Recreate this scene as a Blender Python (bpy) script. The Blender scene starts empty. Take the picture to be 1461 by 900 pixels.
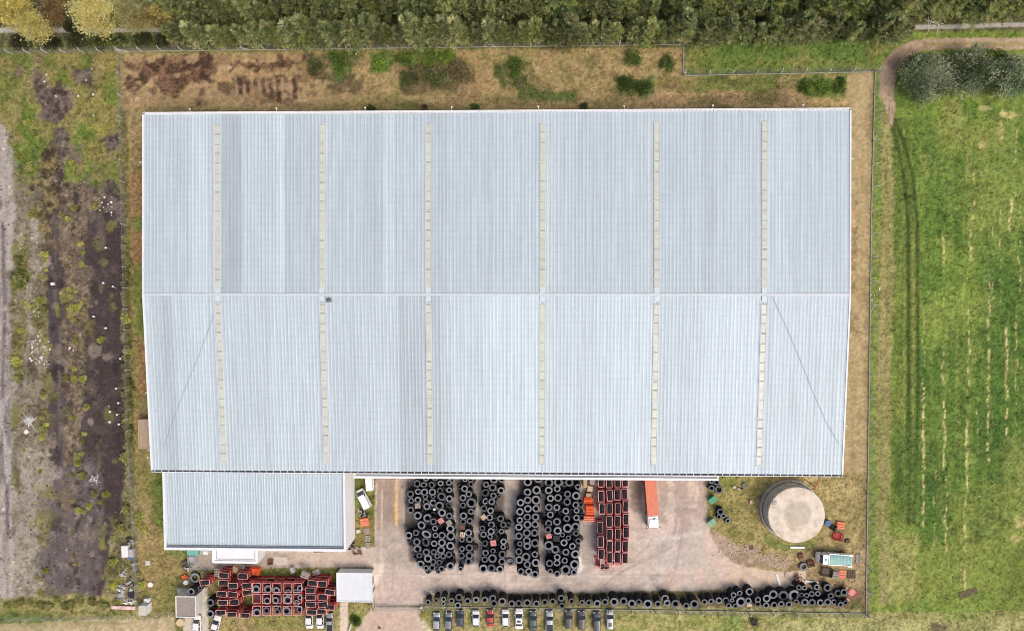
import bpy, math, random
import numpy as np
R = math.radians
rng = random.Random(7)
sc = bpy.context.scene
col = sc.collection

# ------------------------------------------------------------------ camera, sky, sun, exposure
F, W0, H0, ALT = 974.0, 1461.0, 900.0, 155.0
CAM = np.array([0.0, 0.0, ALT])
fw = np.array([-24 / F, -45 / F, -1.0]); fw /= np.linalg.norm(fw)
ri = np.cross(fw, [0, 1, 0]); ri /= np.linalg.norm(ri)
up = np.cross(ri, fw)
from mathutils import Matrix, Vector, Euler
cam = bpy.data.cameras.new('camera'); cam_o = bpy.data.objects.new('camera', cam); col.objects.link(cam_o)
cam_o.matrix_world = Matrix(((ri[0], up[0], -fw[0], 0), (ri[1], up[1], -fw[1], 0), (ri[2], up[2], -fw[2], ALT), (0, 0, 0, 1)))
cam.sensor_width = 36; cam.lens = F * 36 / W0; cam.sensor_fit = 'HORIZONTAL'
cam.clip_start = 1; cam.clip_end = 9000
sc.camera = cam_o

SUN_EL, SUN_AZ = R(56), R(128)      # high, veiled by thin overcast
wd = bpy.data.worlds.new('World'); sc.world = wd; wd.use_nodes = True
nt = wd.node_tree; bg = nt.nodes['Background']
sky = nt.nodes.new('ShaderNodeTexSky'); sky.sky_type = 'NISHITA'; sky.sun_disc = False
sky.sun_elevation = SUN_EL; sky.sun_rotation = SUN_AZ
sky.air_density = 1.0; sky.dust_density = 6.0; sky.ozone_density = 0.6
nt.links.new(sky.outputs[0], bg.inputs[0]); bg.inputs[1].default_value = 0.15
sl = bpy.data.lights.new('sun', 'SUN'); so = bpy.data.objects.new('sun', sl); col.objects.link(so)
sl.energy = 1.05; sl.angle = R(26); sl.color = (1.0, 0.95, 0.87)
sd = Vector((math.sin(SUN_AZ) * math.cos(SUN_EL), math.cos(SUN_AZ) * math.cos(SUN_EL), math.sin(SUN_EL)))
so.rotation_euler = sd.to_track_quat('Z', 'Y').to_euler(); so.location = (60, -60, 120)
sc.view_settings.view_transform = 'Standard'; sc.view_settings.look = 'None'
sc.view_settings.exposure = 0.02; sc.view_settings.gamma = 1.0; sc.view_settings.use_curve_mapping = False
sc.cycles.use_denoising = True; sc.cycles.denoising_prefilter = 'ACCURATE'; sc.cycles.filter_width = 0.95; sc.cycles.max_bounces = 6; sc.cycles.diffuse_bounces = 3; sc.cycles.glossy_bounces = 2; sc.cycles.transparent_max_bounces = 6

# ------------------------------------------------------------------ helpers
def T(px, py, z=0.0):
    """point of the place at height z that lies on a photo position"""
    d = fw * F + ri * (px - W0 / 2) + up * (H0 / 2 - py)
    t = (z - ALT) / d[2]
    p = CAM + d * t
    return Vector(p)
def project(x, y, z=0.0):
    X = x * ri[0] + y * ri[1] + (z - ALT) * ri[2]
    Y = x * up[0] + y * up[1] + (z - ALT) * up[2]
    Z = x * fw[0] + y * fw[1] + (z - ALT) * fw[2]
    return W0 / 2 + F * X / Z, H0 / 2 - F * Y / Z
def lin(c):
    c = np.asarray(c, float) / 255.0
    return np.where(c <= 0.04045, c / 12.92, ((c + 0.055) / 1.055) ** 2.4)
KG = 0.92
def alb(r, g, b):                      # a real-world base colour from its daylight look
    return lin((r, g, b)) * KG

class G:
    """collects boxes, tubes, lathes, prisms; build() links them as one mesh"""
    def __init__(s): s.v = []; s.f = []; s.m = []
    def add(s, vs, fs, mi=0):
        o = len(s.v); s.v += [tuple(v) for v in vs]; s.f += [tuple(i + o for i in f) for f in fs]; s.m += [mi] * len(fs)
        return s
    def box(s, c, sz, rz=0, mi=0, tilt=(0, 0)):
        x, y, z = sz[0] / 2, sz[1] / 2, sz[2] / 2
        e = Euler((tilt[0], tilt[1], rz)).to_matrix()
        vs = [e @ Vector(p) + Vector(c) for p in ((-x, -y, -z), (x, -y, -z), (x, y, -z), (-x, y, -z), (-x, -y, z), (x, -y, z), (x, y, z), (-x, y, z))]
        return s.add(vs, [(0, 3, 2, 1), (4, 5, 6, 7), (0, 1, 5, 4), (1, 2, 6, 5), (2, 3, 7, 6), (3, 0, 4, 7)], mi)
    def bbox(s, c, sz, b=0.05, mi=0, rz=0):
        """box with its top edges bevelled"""
        x, y, z = sz[0] / 2, sz[1] / 2, sz[2] / 2
        e = Euler((0, 0, rz)).to_matrix()
        L = [(x, y, -z), (x, y, z - b), (x - b, y - b, z)]
        vs = []
        for a, q, h in L: vs += [e @ Vector(p) + Vector(c) for p in ((-a, -q, h), (a, -q, h), (a, q, h), (-a, q, h))]
        fs = [(0, 3, 2, 1), (8, 9, 10, 11)]
        for k in (0, 4):
            for i in range(4): j = (i + 1) % 4; fs.append((k + i, k + j, k + j + 4, k + i + 4))
        return s.add(vs, fs, mi)
    def tube(s, a, b, r, n=6, mi=0, r2=None):
        a, b = Vector(a), Vector(b); d = (b - a)
        if d.length < 1e-6: return s
        q = d.to_track_quat('Z', 'Y'); r2 = r if r2 is None else r2
        vs = [a + q @ Vector((r * math.cos(t), r * math.sin(t), 0)) for t in [2 * math.pi * i / n for i in range(n)]]
        vs += [b + q @ Vector((r2 * math.cos(t), r2 * math.sin(t), 0)) for t in [2 * math.pi * i / n for i in range(n)]]
        fs = [(i, (i + 1) % n, (i + 1) % n + n, i + n) for i in range(n)] + [tuple(range(n - 1, -1, -1)), tuple(range(n, 2 * n))]
        return s.add(vs, fs, mi)
    def lathe(s, prof, n=24, c=(0, 0, 0), mi=0, closed=False, cap=True):
        k = len(prof); vs = []
        for i in range(n):
            t = 2 * math.pi * i / n
            vs += [(c[0] + r * math.cos(t), c[1] + r * math.sin(t), c[2] + z) for r, z in prof]
        fs = []
        for i in range(n):
            j = (i + 1) % n
            for q in range(k if closed else k - 1):
                w = (q + 1) % k; fs.append((i * k + q, j * k + q, j * k + w, i * k + w))
        if cap and not closed:
            fs.append(tuple(i * k + k - 1 for i in range(n))); fs.append(tuple(i * k for i in range(n - 1, -1, -1)))
        return s.add(vs, fs, mi)
    def prism(s, pts, z0, z1, mi=0):
        a = sum(pts[i][0] * pts[(i + 1) % len(pts)][1] - pts[(i + 1) % len(pts)][0] * pts[i][1] for i in range(len(pts)))
        if a < 0: pts = list(pts)[::-1]
        n = len(pts); vs = [(p[0], p[1], z0) for p in pts] + [(p[0], p[1], z1) for p in pts]
        fs = [tuple(range(n - 1, -1, -1)), tuple(range(n, 2 * n))] + [(i, (i + 1) % n, (i + 1) % n + n, i + n) for i in range(n)]
        return s.add(vs, fs, mi)
    def quad(s, a, b, c, d, mi=0): return s.add([a, b, c, d], [(0, 1, 2, 3)], mi)
    def build(s, name, mats, parent=None, smooth=False):
        me = bpy.data.meshes.new(name); me.from_pydata(s.v, [], s.f)
        mats = mats if isinstance(mats, (list, tuple)) else [mats]
        for m in mats: me.materials.append(m)
        if len(mats) > 1: me.polygons.foreach_set('material_index', s.m)
        if smooth: me.polygons.foreach_set('use_smooth', [True] * len(s.f))
        me.update()
        o = bpy.data.objects.new(name, me); col.objects.link(o)
        if parent: o.parent = parent
        return o
def np_mesh(name, V, Fc, mats, cols=None, parent=None, mi=None, smooth=False):
    """mesh from arrays: V (n,3), Fc (m,3|4), cols per vertex (n,4)"""
    me = bpy.data.meshes.new(name); n, m, k = len(V), len(Fc), Fc.shape[1]
    me.vertices.add(n); me.vertices.foreach_set('co', np.ascontiguousarray(V, np.float32).ravel())
    me.loops.add(m * k); me.loops.foreach_set('vertex_index', np.ascontiguousarray(Fc, np.int32).ravel())
    me.polygons.add(m); me.polygons.foreach_set('loop_start', np.arange(0, m * k, k, dtype=np.int32))
    me.polygons.foreach_set('loop_total', np.full(m, k, np.int32))
    for q in (mats if isinstance(mats, (list, tuple)) else [mats]): me.materials.append(q)
    if mi is not None: me.polygons.foreach_set('material_index', np.ascontiguousarray(mi, np.int32))
    if smooth: me.polygons.foreach_set('use_smooth', np.ones(m, bool))
    if cols is not None:
        a = me.color_attributes.new('col', 'FLOAT_COLOR', 'POINT'); a.data.foreach_set('color', np.ascontiguousarray(cols, np.float32).ravel())
    me.update(calc_edges=True); me.validate()
    o = bpy.data.objects.new(name, me); col.objects.link(o)
    if parent: o.parent = parent
    return o
def tag(o, label, cat, group=None, kind=None):
    o['label'] = label; o['category'] = cat
    if group: o['group'] = group
    if kind: o['kind'] = kind
    return o
def empty(name, loc, rz=0, label=None, cat=None, group=None):
    o = bpy.data.objects.new(name, None); col.objects.link(o); o.location = loc; o.rotation_euler = (0, 0, rz)
    o.empty_display_size = 0.3
    if label: tag(o, label, cat, group)
    return o
def dup(root, loc=None, rz=None, label=None, group=None, scale=None):
    def cp(o, par):
        c = o.copy(); col.objects.link(c)
        if par: c.parent = par
        for ch in o.children: cp(ch, c)
        return c
    r = cp(root, None)
    if loc is not None: r.location = loc
    if rz is not None: r.rotation_euler = (0, 0, rz)
    if scale is not None: r.scale = scale
    if label: r['label'] = label
    if group: r['group'] = group
    return r
ORD = ['', 'first', 'second', 'third', 'fourth', 'fifth', 'sixth', 'seventh', 'eighth', 'ninth', 'tenth', 'eleventh', 'twelfth', 'thirteenth', 'fourteenth',
       'fifteenth', 'sixteenth', 'seventeenth', 'eighteenth', 'nineteenth', 'twentieth'] + ['twenty-' + w for w in ('first', 'second', 'third', 'fourth', 'fifth', 'sixth', 'seventh', 'eighth', 'ninth')] \
      + ['thirtieth'] + ['thirty-' + w for w in ('first', 'second', 'third', 'fourth', 'fifth', 'sixth', 'seventh', 'eighth', 'ninth')] + ['fortieth'] + ['forty-' + w for w in ('first', 'second', 'third', 'fourth', 'fifth', 'sixth', 'seventh', 'eighth', 'ninth')] + ['fiftieth']

# ------------------------------------------------------------------ materials
def pm(name, c, rough=0.7, amp=0.25, scale=2.0, metal=0.0, rand=0.0, spec=0.4, bump=0.0, attr=False):
    """principled material, its colour broken up by noise, by a colour attribute and by each object's own random value"""
    m = bpy.data.materials.new(name); m.use_nodes = True; t = m.node_tree; N, L = t.nodes, t.links
    b = N['Principled BSDF']; b.inputs['Roughness'].default_value = rough; b.inputs['Metallic'].default_value = metal
    b.inputs['Specular IOR Level'].default_value = spec
    tc = N.new('ShaderNodeTexCoord'); nz = N.new('ShaderNodeTexNoise'); nz.inputs['Scale'].default_value = scale
    nz.inputs['Detail'].default_value = 6; nz.inputs['Roughness'].default_value = 0.65
    L.new(tc.outputs['Object'], nz.inputs['Vector'])
    mr = N.new('ShaderNodeMapRange'); mr.inputs['From Min'].default_value = 0.25; mr.inputs['From Max'].default_value = 0.75
    mr.inputs['To Min'].default_value = 1 - amp; mr.inputs['To Max'].default_value = 1 + amp
    L.new(nz.outputs['Fac'], mr.inputs['Value'])
    fac = mr.outputs[0]
    if rand:
        oi = N.new('ShaderNodeObjectInfo'); m2 = N.new('ShaderNodeMapRange')
        m2.inputs['To Min'].default_value = 1 - rand; m2.inputs['To Max'].default_value = 1 + rand
        L.new(oi.outputs['Random'], m2.inputs['Value'])
        mu = N.new('ShaderNodeMath'); mu.operation = 'MULTIPLY'; L.new(fac, mu.inputs[0]); L.new(m2.outputs[0], mu.inputs[1]); fac = mu.outputs[0]
    vm = N.new('ShaderNodeVectorMath'); vm.operation = 'SCALE'; L.new(fac, vm.inputs['Scale'])
    if attr:
        at = N.new('ShaderNodeAttribute'); at.attribute_name = 'col'; L.new(at.outputs['Color'], vm.inputs[0])
    else:
        vm.inputs[0].default_value = tuple(c)
    L.new(vm.outputs[0], b.inputs['Base Color'])
    if bump:
        bp = N.new('ShaderNodeBump'); bp.inputs['Strength'].default_value = bump; bp.inputs['Distance'].default_value = 0.05
        L.new(nz.outputs['Fac'], bp.inputs['Height']); L.new(bp.outputs[0], b.inputs['Normal'])
    return m

# ------------------------------------------------------------------ value noise for land cover
def vnoise(x, y, seed):
    g = np.random.RandomState(seed).rand(256, 256)
    xi = np.floor(x).astype(int); yi = np.floor(y).astype(int); fx = x - xi; fy = y - yi
    fx = fx * fx * (3 - 2 * fx); fy = fy * fy * (3 - 2 * fy)
    a = g[yi & 255, xi & 255]; b = g[yi & 255, (xi + 1) & 255]; c = g[(yi + 1) & 255, xi & 255]; d = g[(yi + 1) & 255, (xi + 1) & 255]
    return (a * (1 - fx) + b * fx) * (1 - fy) + (c * (1 - fx) + d * fx) * fy
def fbm(x, y, s, o=4, seed=0, sy=None, gain=.55):
    sy = s if sy is None else sy
    t = np.zeros_like(x); a, n = 1.0, 0.0
    for i in range(o):
        t += a * vnoise(x / s * 2 ** i + 17.3 * i, y / sy * 2 ** i + 5.1 * i, seed + i); n += a; a *= gain
    return t / n
def sst(e0, e1, v):
    t = np.clip((v - e0) / (e1 - e0), 0, 1); return t * t * (3 - 2 * t)
# ------------------------------------------------------------------ the ground: land cover worked out per point of a fine sheet
STEP = 0.32
gx = np.arange(-152, 152 + STEP, STEP); gy = np.arange(-112, 100 + STEP, STEP)
GX, GY = np.meshgrid(gx, gy); shp = GX.shape
U, V_ = project(GX.ravel(), GY.ravel())
w1 = (fbm(U, V_, 34, 4, 11) - 0.5); w2 = (fbm(U, V_, 34, 4, 21) - 0.5); w3 = fbm(U, V_, 11, 3, 31, gain=.8) - 0.5
n_big = fbm(U, V_, 90, 4, 41); n_mid = .5 + 1.15 * (fbm(U, V_, 30, 5, 51, gain=.8) - .5); n_fin = fbm(U, V_, 10, 4, 61, gain=.85); n_pix = fbm(U, V_, 3.2, 3, 71)
n_vert = fbm(U, V_, 5, 3, 81, sy=60); n_vert2 = fbm(U, V_, 14, 3, 91, sy=260); n_hor = fbm(U, V_, 80, 3, 101, sy=7)
C = np.zeros((U.size, 3)); GRS = np.ones(U.size); REG = np.zeros(U.size, int)     # colour, grassiness, region
def S(r, g, b): return alb(r, g, b)
def sdf(pts, u, v):
    d = np.full(u.shape, 1e9); ins = np.zeros(u.shape, bool); n = len(pts)
    for i in range(n):
        x0, y0 = pts[i]; x1, y1 = pts[(i + 1) % n]
        ex, ey = x1 - x0, y1 - y0; wx, wy = u - x0, v - y0
        t = np.clip((wx * ex + wy * ey) / (ex * ex + ey * ey + 1e-9), 0, 1)
        d = np.minimum(d, np.hypot(wx - ex * t, wy - ey * t))
        c = ((y0 <= v) & (y1 > v)) | ((y1 <= v) & (y0 > v))
        with np.errstate(divide='ignore', invalid='ignore'):
            xc = x0 + (v - y0) / (y1 - y0 if y1 != y0 else 1e-9) * ex
        ins ^= c & (u < xc)
    return np.where(ins, -d, d)
def area(pts, soft=3, warp=8, thr=None):
    """0..1 cover of a patch with an uneven edge"""
    p = np.array(pts, float); mg = soft + warp * 2 + 4
    sel = (U > p[:, 0].min() - mg) & (U < p[:, 0].max() + mg) & (V_ > p[:, 1].min() - mg) & (V_ < p[:, 1].max() + mg)
    m = np.zeros(U.size)
    if sel.any():
        d = sdf(pts, U[sel] + warp * 2.6 * w1[sel] + warp * 1.9 * w3[sel], V_[sel] + warp * 2.6 * w2[sel] - warp * 1.7 * w3[sel])
        m[sel] = 1 - sst(-soft, soft, d)
    return m
def line(pts, w, soft=2, warp=3):
    m = np.zeros(U.size); pts = np.array(pts, float); mg = w + soft + warp * 2 + 3
    sel = (U > pts[:, 0].min() - mg) & (U < pts[:, 0].max() + mg) & (V_ > pts[:, 1].min() - mg) & (V_ < pts[:, 1].max() + mg)
    u = U[sel] + warp * 2 * w1[sel]; v = V_[sel] + warp * 2 * w2[sel]; d = np.full(u.shape, 1e9)
    for i in range(len(pts) - 1):
        x0, y0 = pts[i]; ex, ey = pts[i + 1] - pts[i]
        t = np.clip(((u - x0) * ex + (v - y0) * ey) / (ex * ex + ey * ey + 1e-9), 0, 1)
        d = np.minimum(d, np.hypot(u - x0 - ex * t, v - y0 - ey * t))
    m[sel] = 1 - sst(w - soft, w + soft, d); return m
def disc(x, y, r, ry=None, warp=0.5, soft=0.35):
    ry = ry or r; m = np.zeros(U.size); k = 1.6 + warp
    sel = (abs(U - x) < r * k + 3) & (abs(V_ - y) < ry * k + 3)
    d = np.hypot((U[sel] - x) / r, (V_[sel] - y) / ry) + warp * 2.2 * w1[sel] + warp * 1.6 * w3[sel]
    m[sel] = 1 - sst(1 - soft, 1 + soft, d); return m
def put(m, c, a=1.0, g=None, reg=None):
    global C, GRS
    m = np.clip(m * a, 0, 1); C = C * (1 - m[:, None]) + np.asarray(c)[..., :] * m[:, None]
    if g is not None: GRS = GRS * (1 - m) + g * m
    if reg is not None: REG[m > 0.5] = reg
def mixc(c0, c1, t): t = .12 + .76 * t; return np.asarray(c0)[None, :] * (1 - t[:, None]) + np.asarray(c1)[None, :] * t[:, None]

GREEN, DGREEN, LGREEN = S(98, 122, 40), S(62, 92, 30), S(132, 148, 58)
DRY, TAN, SAND = S(152, 134, 78), S(172, 140, 98), S(186, 156, 118)
DARKB, UMB = S(88, 62, 48), S(84, 72, 70)
ALLM = np.ones(U.size)
put(ALLM, mixc(S(112, 122, 52), DRY, sst(.35, .65, n_mid)))
# tree belt floor
tb = area([(-400, -300), (1900, -300), (1900, 44), (1300, 46), (1240, 62), (985, 66), (170, 72), (-400, 76)], 3, 3)
put(tb, mixc(S(92, 92, 52), S(120, 108, 72), sst(.4, .62, n_fin)))
put(area([(110, 55), (235, 52), (240, 70), (120, 72)], 4, 5), S(88, 106, 48), .8)
# pale paved footpath through the belt
fp = line([(-300, 46), (118, 43), (600, 43), (1180, 42), (1300, 39.5), (1461, 35.5), (1900, 27)], 3.2, 0.7, .3)
put(fp, mixc(S(190, 186, 178), S(168, 164, 152), n_mid), 1, 0.1, 5)
# ---- waste ground on the west
wl_poly = [(-400, 78), (172, 76), (176, 180), (184, 470), (190, 690), (200, 862), (-400, 868)]
wl = area(wl_poly, 2, 2)
put(wl, mixc(S(142, 130, 96), S(110, 108, 62), sst(.35, .65, n_mid)), 1, .9, 2)
put(area([(-400, 78), (172, 76), (175, 250), (120, 262), (60, 262), (28, 250), (22, 190), (-400, 150)], 8, 14), mixc(S(104, 116, 46), S(142, 130, 74), sst(.42, .62, n_mid)), .95, 1)
put(area([(100, 80), (172, 78), (175, 225), (110, 225)], 10, 10), mixc(S(126, 128, 56), S(150, 132, 76), sst(.4, .6, n_fin)), .8)
for p in ([(14, 135), (40, 150), (50, 190), (66, 215), (50, 220), (30, 190)], [(20, 205), (54, 215), (56, 250), (38, 250), (20, 230)], [(110, 172), (140, 178), (138, 202), (112, 196)], [(122, 230), (150, 235), (148, 265), (126, 262)], [(78, 105), (100, 106), (98, 122), (80, 120)]):
    put(area(p, 5, 6), mixc(S(84, 112, 38), S(112, 132, 48), n_fin), .85, 1)
for p, c in (([(42, 90), (54, 95), (68, 120), (98, 125), (102, 145), (80, 170), (58, 165), (40, 125)], S(124, 110, 104)), ([(76, 146), (100, 130), (98, 152), (78, 168)], S(80, 66, 66)), ([(108, 106), (128, 102), (130, 122), (112, 120)], S(112, 94, 86)), ([(20, 100), (36, 102), (34, 114), (22, 114)], S(126, 104, 86)),
             ([(75, 185), (100, 186), (98, 222), (82, 230)], S(100, 86, 82)), ([(146, 200), (168, 186), (168, 212), (150, 212)], S(82, 70, 68)), ([(100, 205), (120, 205), (112, 235), (96, 236)], S(128, 114, 100))):
    put(area(p, 3, 7), mixc(c, c * .55, sst(.45, .62, n_fin)), .9, .5)
put(disc(14, 252, 7, 7, .2), S(84, 80, 82), .95, .3)
# pale asphalt at the frame edge
put(area([(-400, 150), (10, 175), (22, 232), (26, 300), (14, 420), (16, 560), (20, 700), (24, 868), (-400, 868)], 4, 6), mixc(S(176, 164, 156), S(132, 122, 118), sst(.42, .68, n_vert * .6 + n_fin * .4)), .96, .25)
put(line([(4, 320), (7, 460), (4, 560), (10, 640), (12, 760)], 2.5, 2, 3), S(104, 96, 98), .8)
put(area([(-20, 570), (15, 565), (17, 690), (-20, 690)], 3, 2), mixc(S(110, 100, 100), S(176, 170, 164), sst(.52, .62, n_vert)), .8)
# rubble strip
put(area([(22, 262), (70, 268), (66, 400), (66, 640), (70, 860), (22, 860), (16, 500)], 4, 6), mixc(S(150, 138, 118), S(112, 102, 82), sst(.4, .62, n_fin * .6 + n_mid * .4)), .95, .7)
put(area([(18, 500), (36, 505), (38, 560), (16, 560)], 5, 6), mixc(S(168, 160, 150), S(140, 130, 122), n_fin), .8, .4)
put(area([(20, 640), (56, 640), (58, 860), (22, 860)], 5, 6), mixc(S(164, 154, 140), S(118, 108, 92), sst(.46, .64, n_fin)), .85, .4)
for p in ([(22, 345), (38, 340), (40, 400), (24, 402)], [(16, 480), (30, 470), (38, 530), (30, 550), (18, 520)], [(44, 430), (66, 420), (64, 470), (46, 466)], [(14, 400), (26, 380), (44, 390), (42, 412), (20, 414)]):
    put(area(p, 4, 5), mixc(S(128, 126, 62), S(98, 92, 44), sst(.42, .6, n_fin)), .85, 1)
put(disc(27, 398, 12, 14, .35), S(80, 104, 32), .9, 1)
# dark wheel-worn lanes and the debris between them
put(area([(66, 255), (84, 250), (92, 275), (94, 640), (92, 860), (68, 860), (68, 640), (66, 330)], 2.5, 5), mixc(S(72, 62, 66), S(100, 90, 90), sst(.5, .72, n_vert)), .97, .25)
put(area([(86, 262), (150, 262), (140, 330), (122, 400), (122, 640), (126, 860), (90, 860), (92, 400), (84, 320)], 4, 6), mixc(S(98, 84, 74), S(136, 118, 94), sst(.42, .6, n_fin)), .95, .7)
put(area([(150, 262), (162, 262), (178, 300), (178, 350), (176, 480), (182, 640), (176, 720), (160, 760), (146, 860), (110, 860), (114, 640), (122, 520), (128, 420), (118, 345), (128, 300), (146, 300)], 3, 5), mixc(S(66, 55, 56), S(88, 76, 76), sst(.45, .7, n_mid)), .97, .2)
put(area([(54, 668), (140, 660), (152, 750), (140, 855), (70, 858), (50, 760)], 5, 9), mixc(S(96, 86, 86), S(150, 138, 130), sst(.52, .74, n_mid * .5 + n_fin * .5)), .8, .3)
for i in range(70):
    x, y = rng.uniform(60, 150), rng.uniform(270, 850); r = rng.uniform(1.5, 5)
    put(disc(x, y, r, r * rng.uniform(.6, 2.2), .8), S(*rng.choice([(58, 48, 46), (66, 56, 50), (150, 138, 128), (126, 112, 96), (70, 58, 56)])), .75)
for i in range(60):
    x, y = rng.uniform(-20, 64), rng.uniform(250, 850); r = rng.uniform(1.5, 6)
    put(disc(x, y, r, r * rng.uniform(.6, 2.4), .8), S(*rng.choice([(92, 80, 66), (110, 98, 80), (176, 166, 154), (100, 94, 46), (128, 122, 62)])), .6)
for i in range(150):
    x, y = rng.uniform(62, 182), rng.uniform(255, 862); r = rng.uniform(2, 11)
    put(wl * disc(x, y, r * rng.uniform(.5, 1.1), r * rng.uniform(.6, 1.8), 1.3), S(*rng.choice([(60, 48, 44), (50, 42, 40), (112, 98, 84), (122, 104, 80), (118, 116, 56), (92, 80, 72), (136, 122, 108), (132, 126, 60)])), rng.uniform(.35, .8))
for i in range(70):
    x, y = rng.uniform(0, 172), rng.uniform(82, 270); r = rng.uniform(3, 13)
    put(wl * disc(x, y, r * rng.uniform(.6, 1.2), r * rng.uniform(.6, 1.6), 1.3), S(*rng.choice([(92, 118, 40), (112, 130, 50), (150, 134, 84), (132, 116, 92), (96, 82, 74), (148, 140, 66), (78, 104, 36)])), rng.uniform(.3, .7))
for i in range(60):
    x, y = rng.uniform(18, 70), rng.uniform(250, 860); r = rng.uniform(3, 10)
    put(wl * disc(x, y, r * rng.uniform(.5, 1.0), r * rng.uniform(.7, 1.9), 1.3), S(*rng.choice([(124, 124, 62), (98, 90, 50), (104, 92, 76), (168, 156, 140), (86, 72, 58)])), rng.uniform(.35, .75))
put(area([(52, 260), (66, 200), (84, 240), (80, 300), (70, 350), (56, 330)], 4, 8), mixc(S(70, 56, 46), S(142, 126, 82), sst(.42, .55, n_fin)), .85, .7)
for p in ([(48, 96), (58, 104), (70, 124), (84, 140), (94, 160), (82, 176), (68, 168), (56, 150), (46, 124)], [(74, 132), (100, 132), (102, 152), (86, 168), (72, 158)], [(78, 180), (96, 182), (94, 214), (82, 222)], [(82, 218), (92, 216), (90, 262), (78, 268)], [(148, 196), (170, 186), (170, 214), (152, 216)], [(106, 102), (130, 100), (132, 124), (110, 122)], [(152, 256), (162, 258), (174, 300), (146, 304)]):
    put(wl * area(p, 2, 4), mixc(S(70, 58, 56), S(120, 106, 96), sst(.42, .62, n_fin)), .85, .4)
for i in range(40):
    x, y = rng.uniform(44, 104), rng.uniform(90, 270); r = rng.uniform(1.5, 5)
    put(wl * disc(x, y, r, r * rng.uniform(.6, 1.8), 1.2), S(*rng.choice([(62, 50, 46), (74, 62, 56), (136, 122, 108), (90, 76, 64)])), .75)
# grass fringe and the lane at the south-west
put(area([(-400, 858), (70, 852), (150, 850), (200, 862), (200, 878), (-400, 884)], 3, 5), mixc(S(136, 140, 58), S(160, 142, 84), sst(.4, .6, n_fin)), .95, 1, 0)
put(area([(-400, 868), (30, 872), (80, 880), (30, 893), (-400, 905)], 4, 5), S(96, 120, 42), .7, 1)
put(area([(20, 888), (250, 878), (260, 1100), (-400, 1100), (-400, 906)], 3, 3), mixc(S(186, 160, 128), S(150, 142, 88), sst(.5, .68, n_hor * .6 + n_mid * .4)), .95, .5)
# strip between the west fence and the buildings
put(area([(172, 76), (206, 160), (222, 670), (236, 790), (268, 800), (268, 860), (250, 880), (200, 872), (190, 640), (180, 300)], 1.5, 2), mixc(S(160, 130, 80), S(126, 122, 54), sst(.4, .6, n_mid * .6 + n_big * .4)), 1, .9, 0)
put(line([(178, 160), (184, 470), (190, 690)], 4, 2, 3), mixc(S(96, 94, 46), S(128, 116, 70), n_fin), .85, 1)
for p in ([(188, 250), (206, 250), (208, 315), (186, 310)], [(190, 330), (208, 330), (210, 372), (190, 375)], [(196, 490), (212, 490), (214, 560), (198, 570)]):
    put(area(p, 4, 5), mixc(S(178, 128, 80), S(140, 102, 58), n_fin), .8)
for p in ([(192, 312), (206, 308), (207, 328), (190, 330)], [(192, 390), (210, 380), (212, 470), (194, 480)], [(214, 676), (234, 674), (234, 770), (220, 740)]):
    put(area(p, 4, 4), S(112, 128, 40), .85, 1)
put(area([(190, 720), (214, 715), (216, 770), (194, 770)], 4, 5), mixc(S(176, 152, 108), S(136, 118, 70), n_fin), .8)
# ---- strip north of the warehouse
ns = [(177, 78), (974, 68), (976, 110), (1247, 106), (1246, 160), (1212, 200), (204, 200), (182, 200)]
put(area(ns, 1.5, 1), mixc(S(166, 136, 90), S(150, 132, 76), sst(.4, .65, n_mid)), 1, .8, 0)
put(area([(182, 80), (470, 78), (470, 150), (186, 152)], 6, 6), mixc(S(178, 138, 100), S(160, 132, 84), sst(.4, .6, n_fin)), .9, .6)
for p in ([(196, 84), (300, 80), (300, 110), (270, 122), (258, 138), (232, 128), (222, 100), (190, 128), (184, 120)], [(330, 86), (440, 84), (440, 98), (330, 98)], [(330, 112), (424, 106), (424, 138), (330, 140)], [(210, 92), (240, 88), (236, 116), (218, 112)]):
    put(area(p, 3, 11), mixc(DARKB * .5, S(124, 88, 68), sst(.46, .58, n_fin)), .95, .5)
for i in range(9):
    put(line([(336 + 11 * i, 112), (338 + 11 * i, 138)], 2.2, 1.6, 2), S(186, 150, 116), .55)
for p, c in (([(440, 78), (508, 80), (506, 118), (470, 124), (440, 110)], S(98, 92, 56)), ([(468, 74), (512, 72), (506, 100), (486, 120), (474, 96)], S(86, 112, 40)), ([(524, 76), (566, 72), (560, 100), (532, 106)], S(88, 118, 34)), ([(560, 74), (640, 70), (640, 92), (600, 110), (575, 100)], S(104, 124, 40)),
             ([(566, 96), (640, 84), (676, 90), (678, 122), (620, 132), (572, 128)], S(94, 86, 52)), ([(470, 120), (520, 116), (516, 134), (480, 134)], S(110, 90, 66)), ([(704, 92), (756, 84), (758, 128), (716, 126)], S(82, 98, 40)), ([(740, 128), (830, 130), (826, 150), (740, 150)], S(92, 114, 42)),
             ([(880, 110), (934, 108), (934, 136), (880, 136)], S(84, 104, 38)), ([(985, 112), (1110, 108), (1105, 130), (1000, 134)], S(112, 124, 44)), ([(1140, 112), (1208, 106), (1208, 138), (1142, 140)], S(104, 128, 42)), ([(940, 110), (1000, 112), (990, 132), (938, 134)], S(136, 126, 60))):
    put(area(p, 4, 7), mixc(c, c * .7, sst(.45, .65, n_fin)), .9, 1)
put(area([(640, 76), (704, 74), (704, 130), (660, 140), (680, 110)], 6, 8), mixc(S(180, 138, 92), S(160, 130, 80), n_fin), .7)
put(area([(200, 150), (1000, 140), (1212, 138), (1212, 200), (204, 200)], 5, 4), mixc(S(178, 146, 94), S(150, 130, 70), sst(.42, .62, n_hor)), .8)
put(area([(930, 134), (1150, 130), (1150, 152), (930, 154)], 3, 6), mixc(S(190, 154, 110), S(164, 128, 84), sst(.45, .6, n_fin)), .85)
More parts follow.
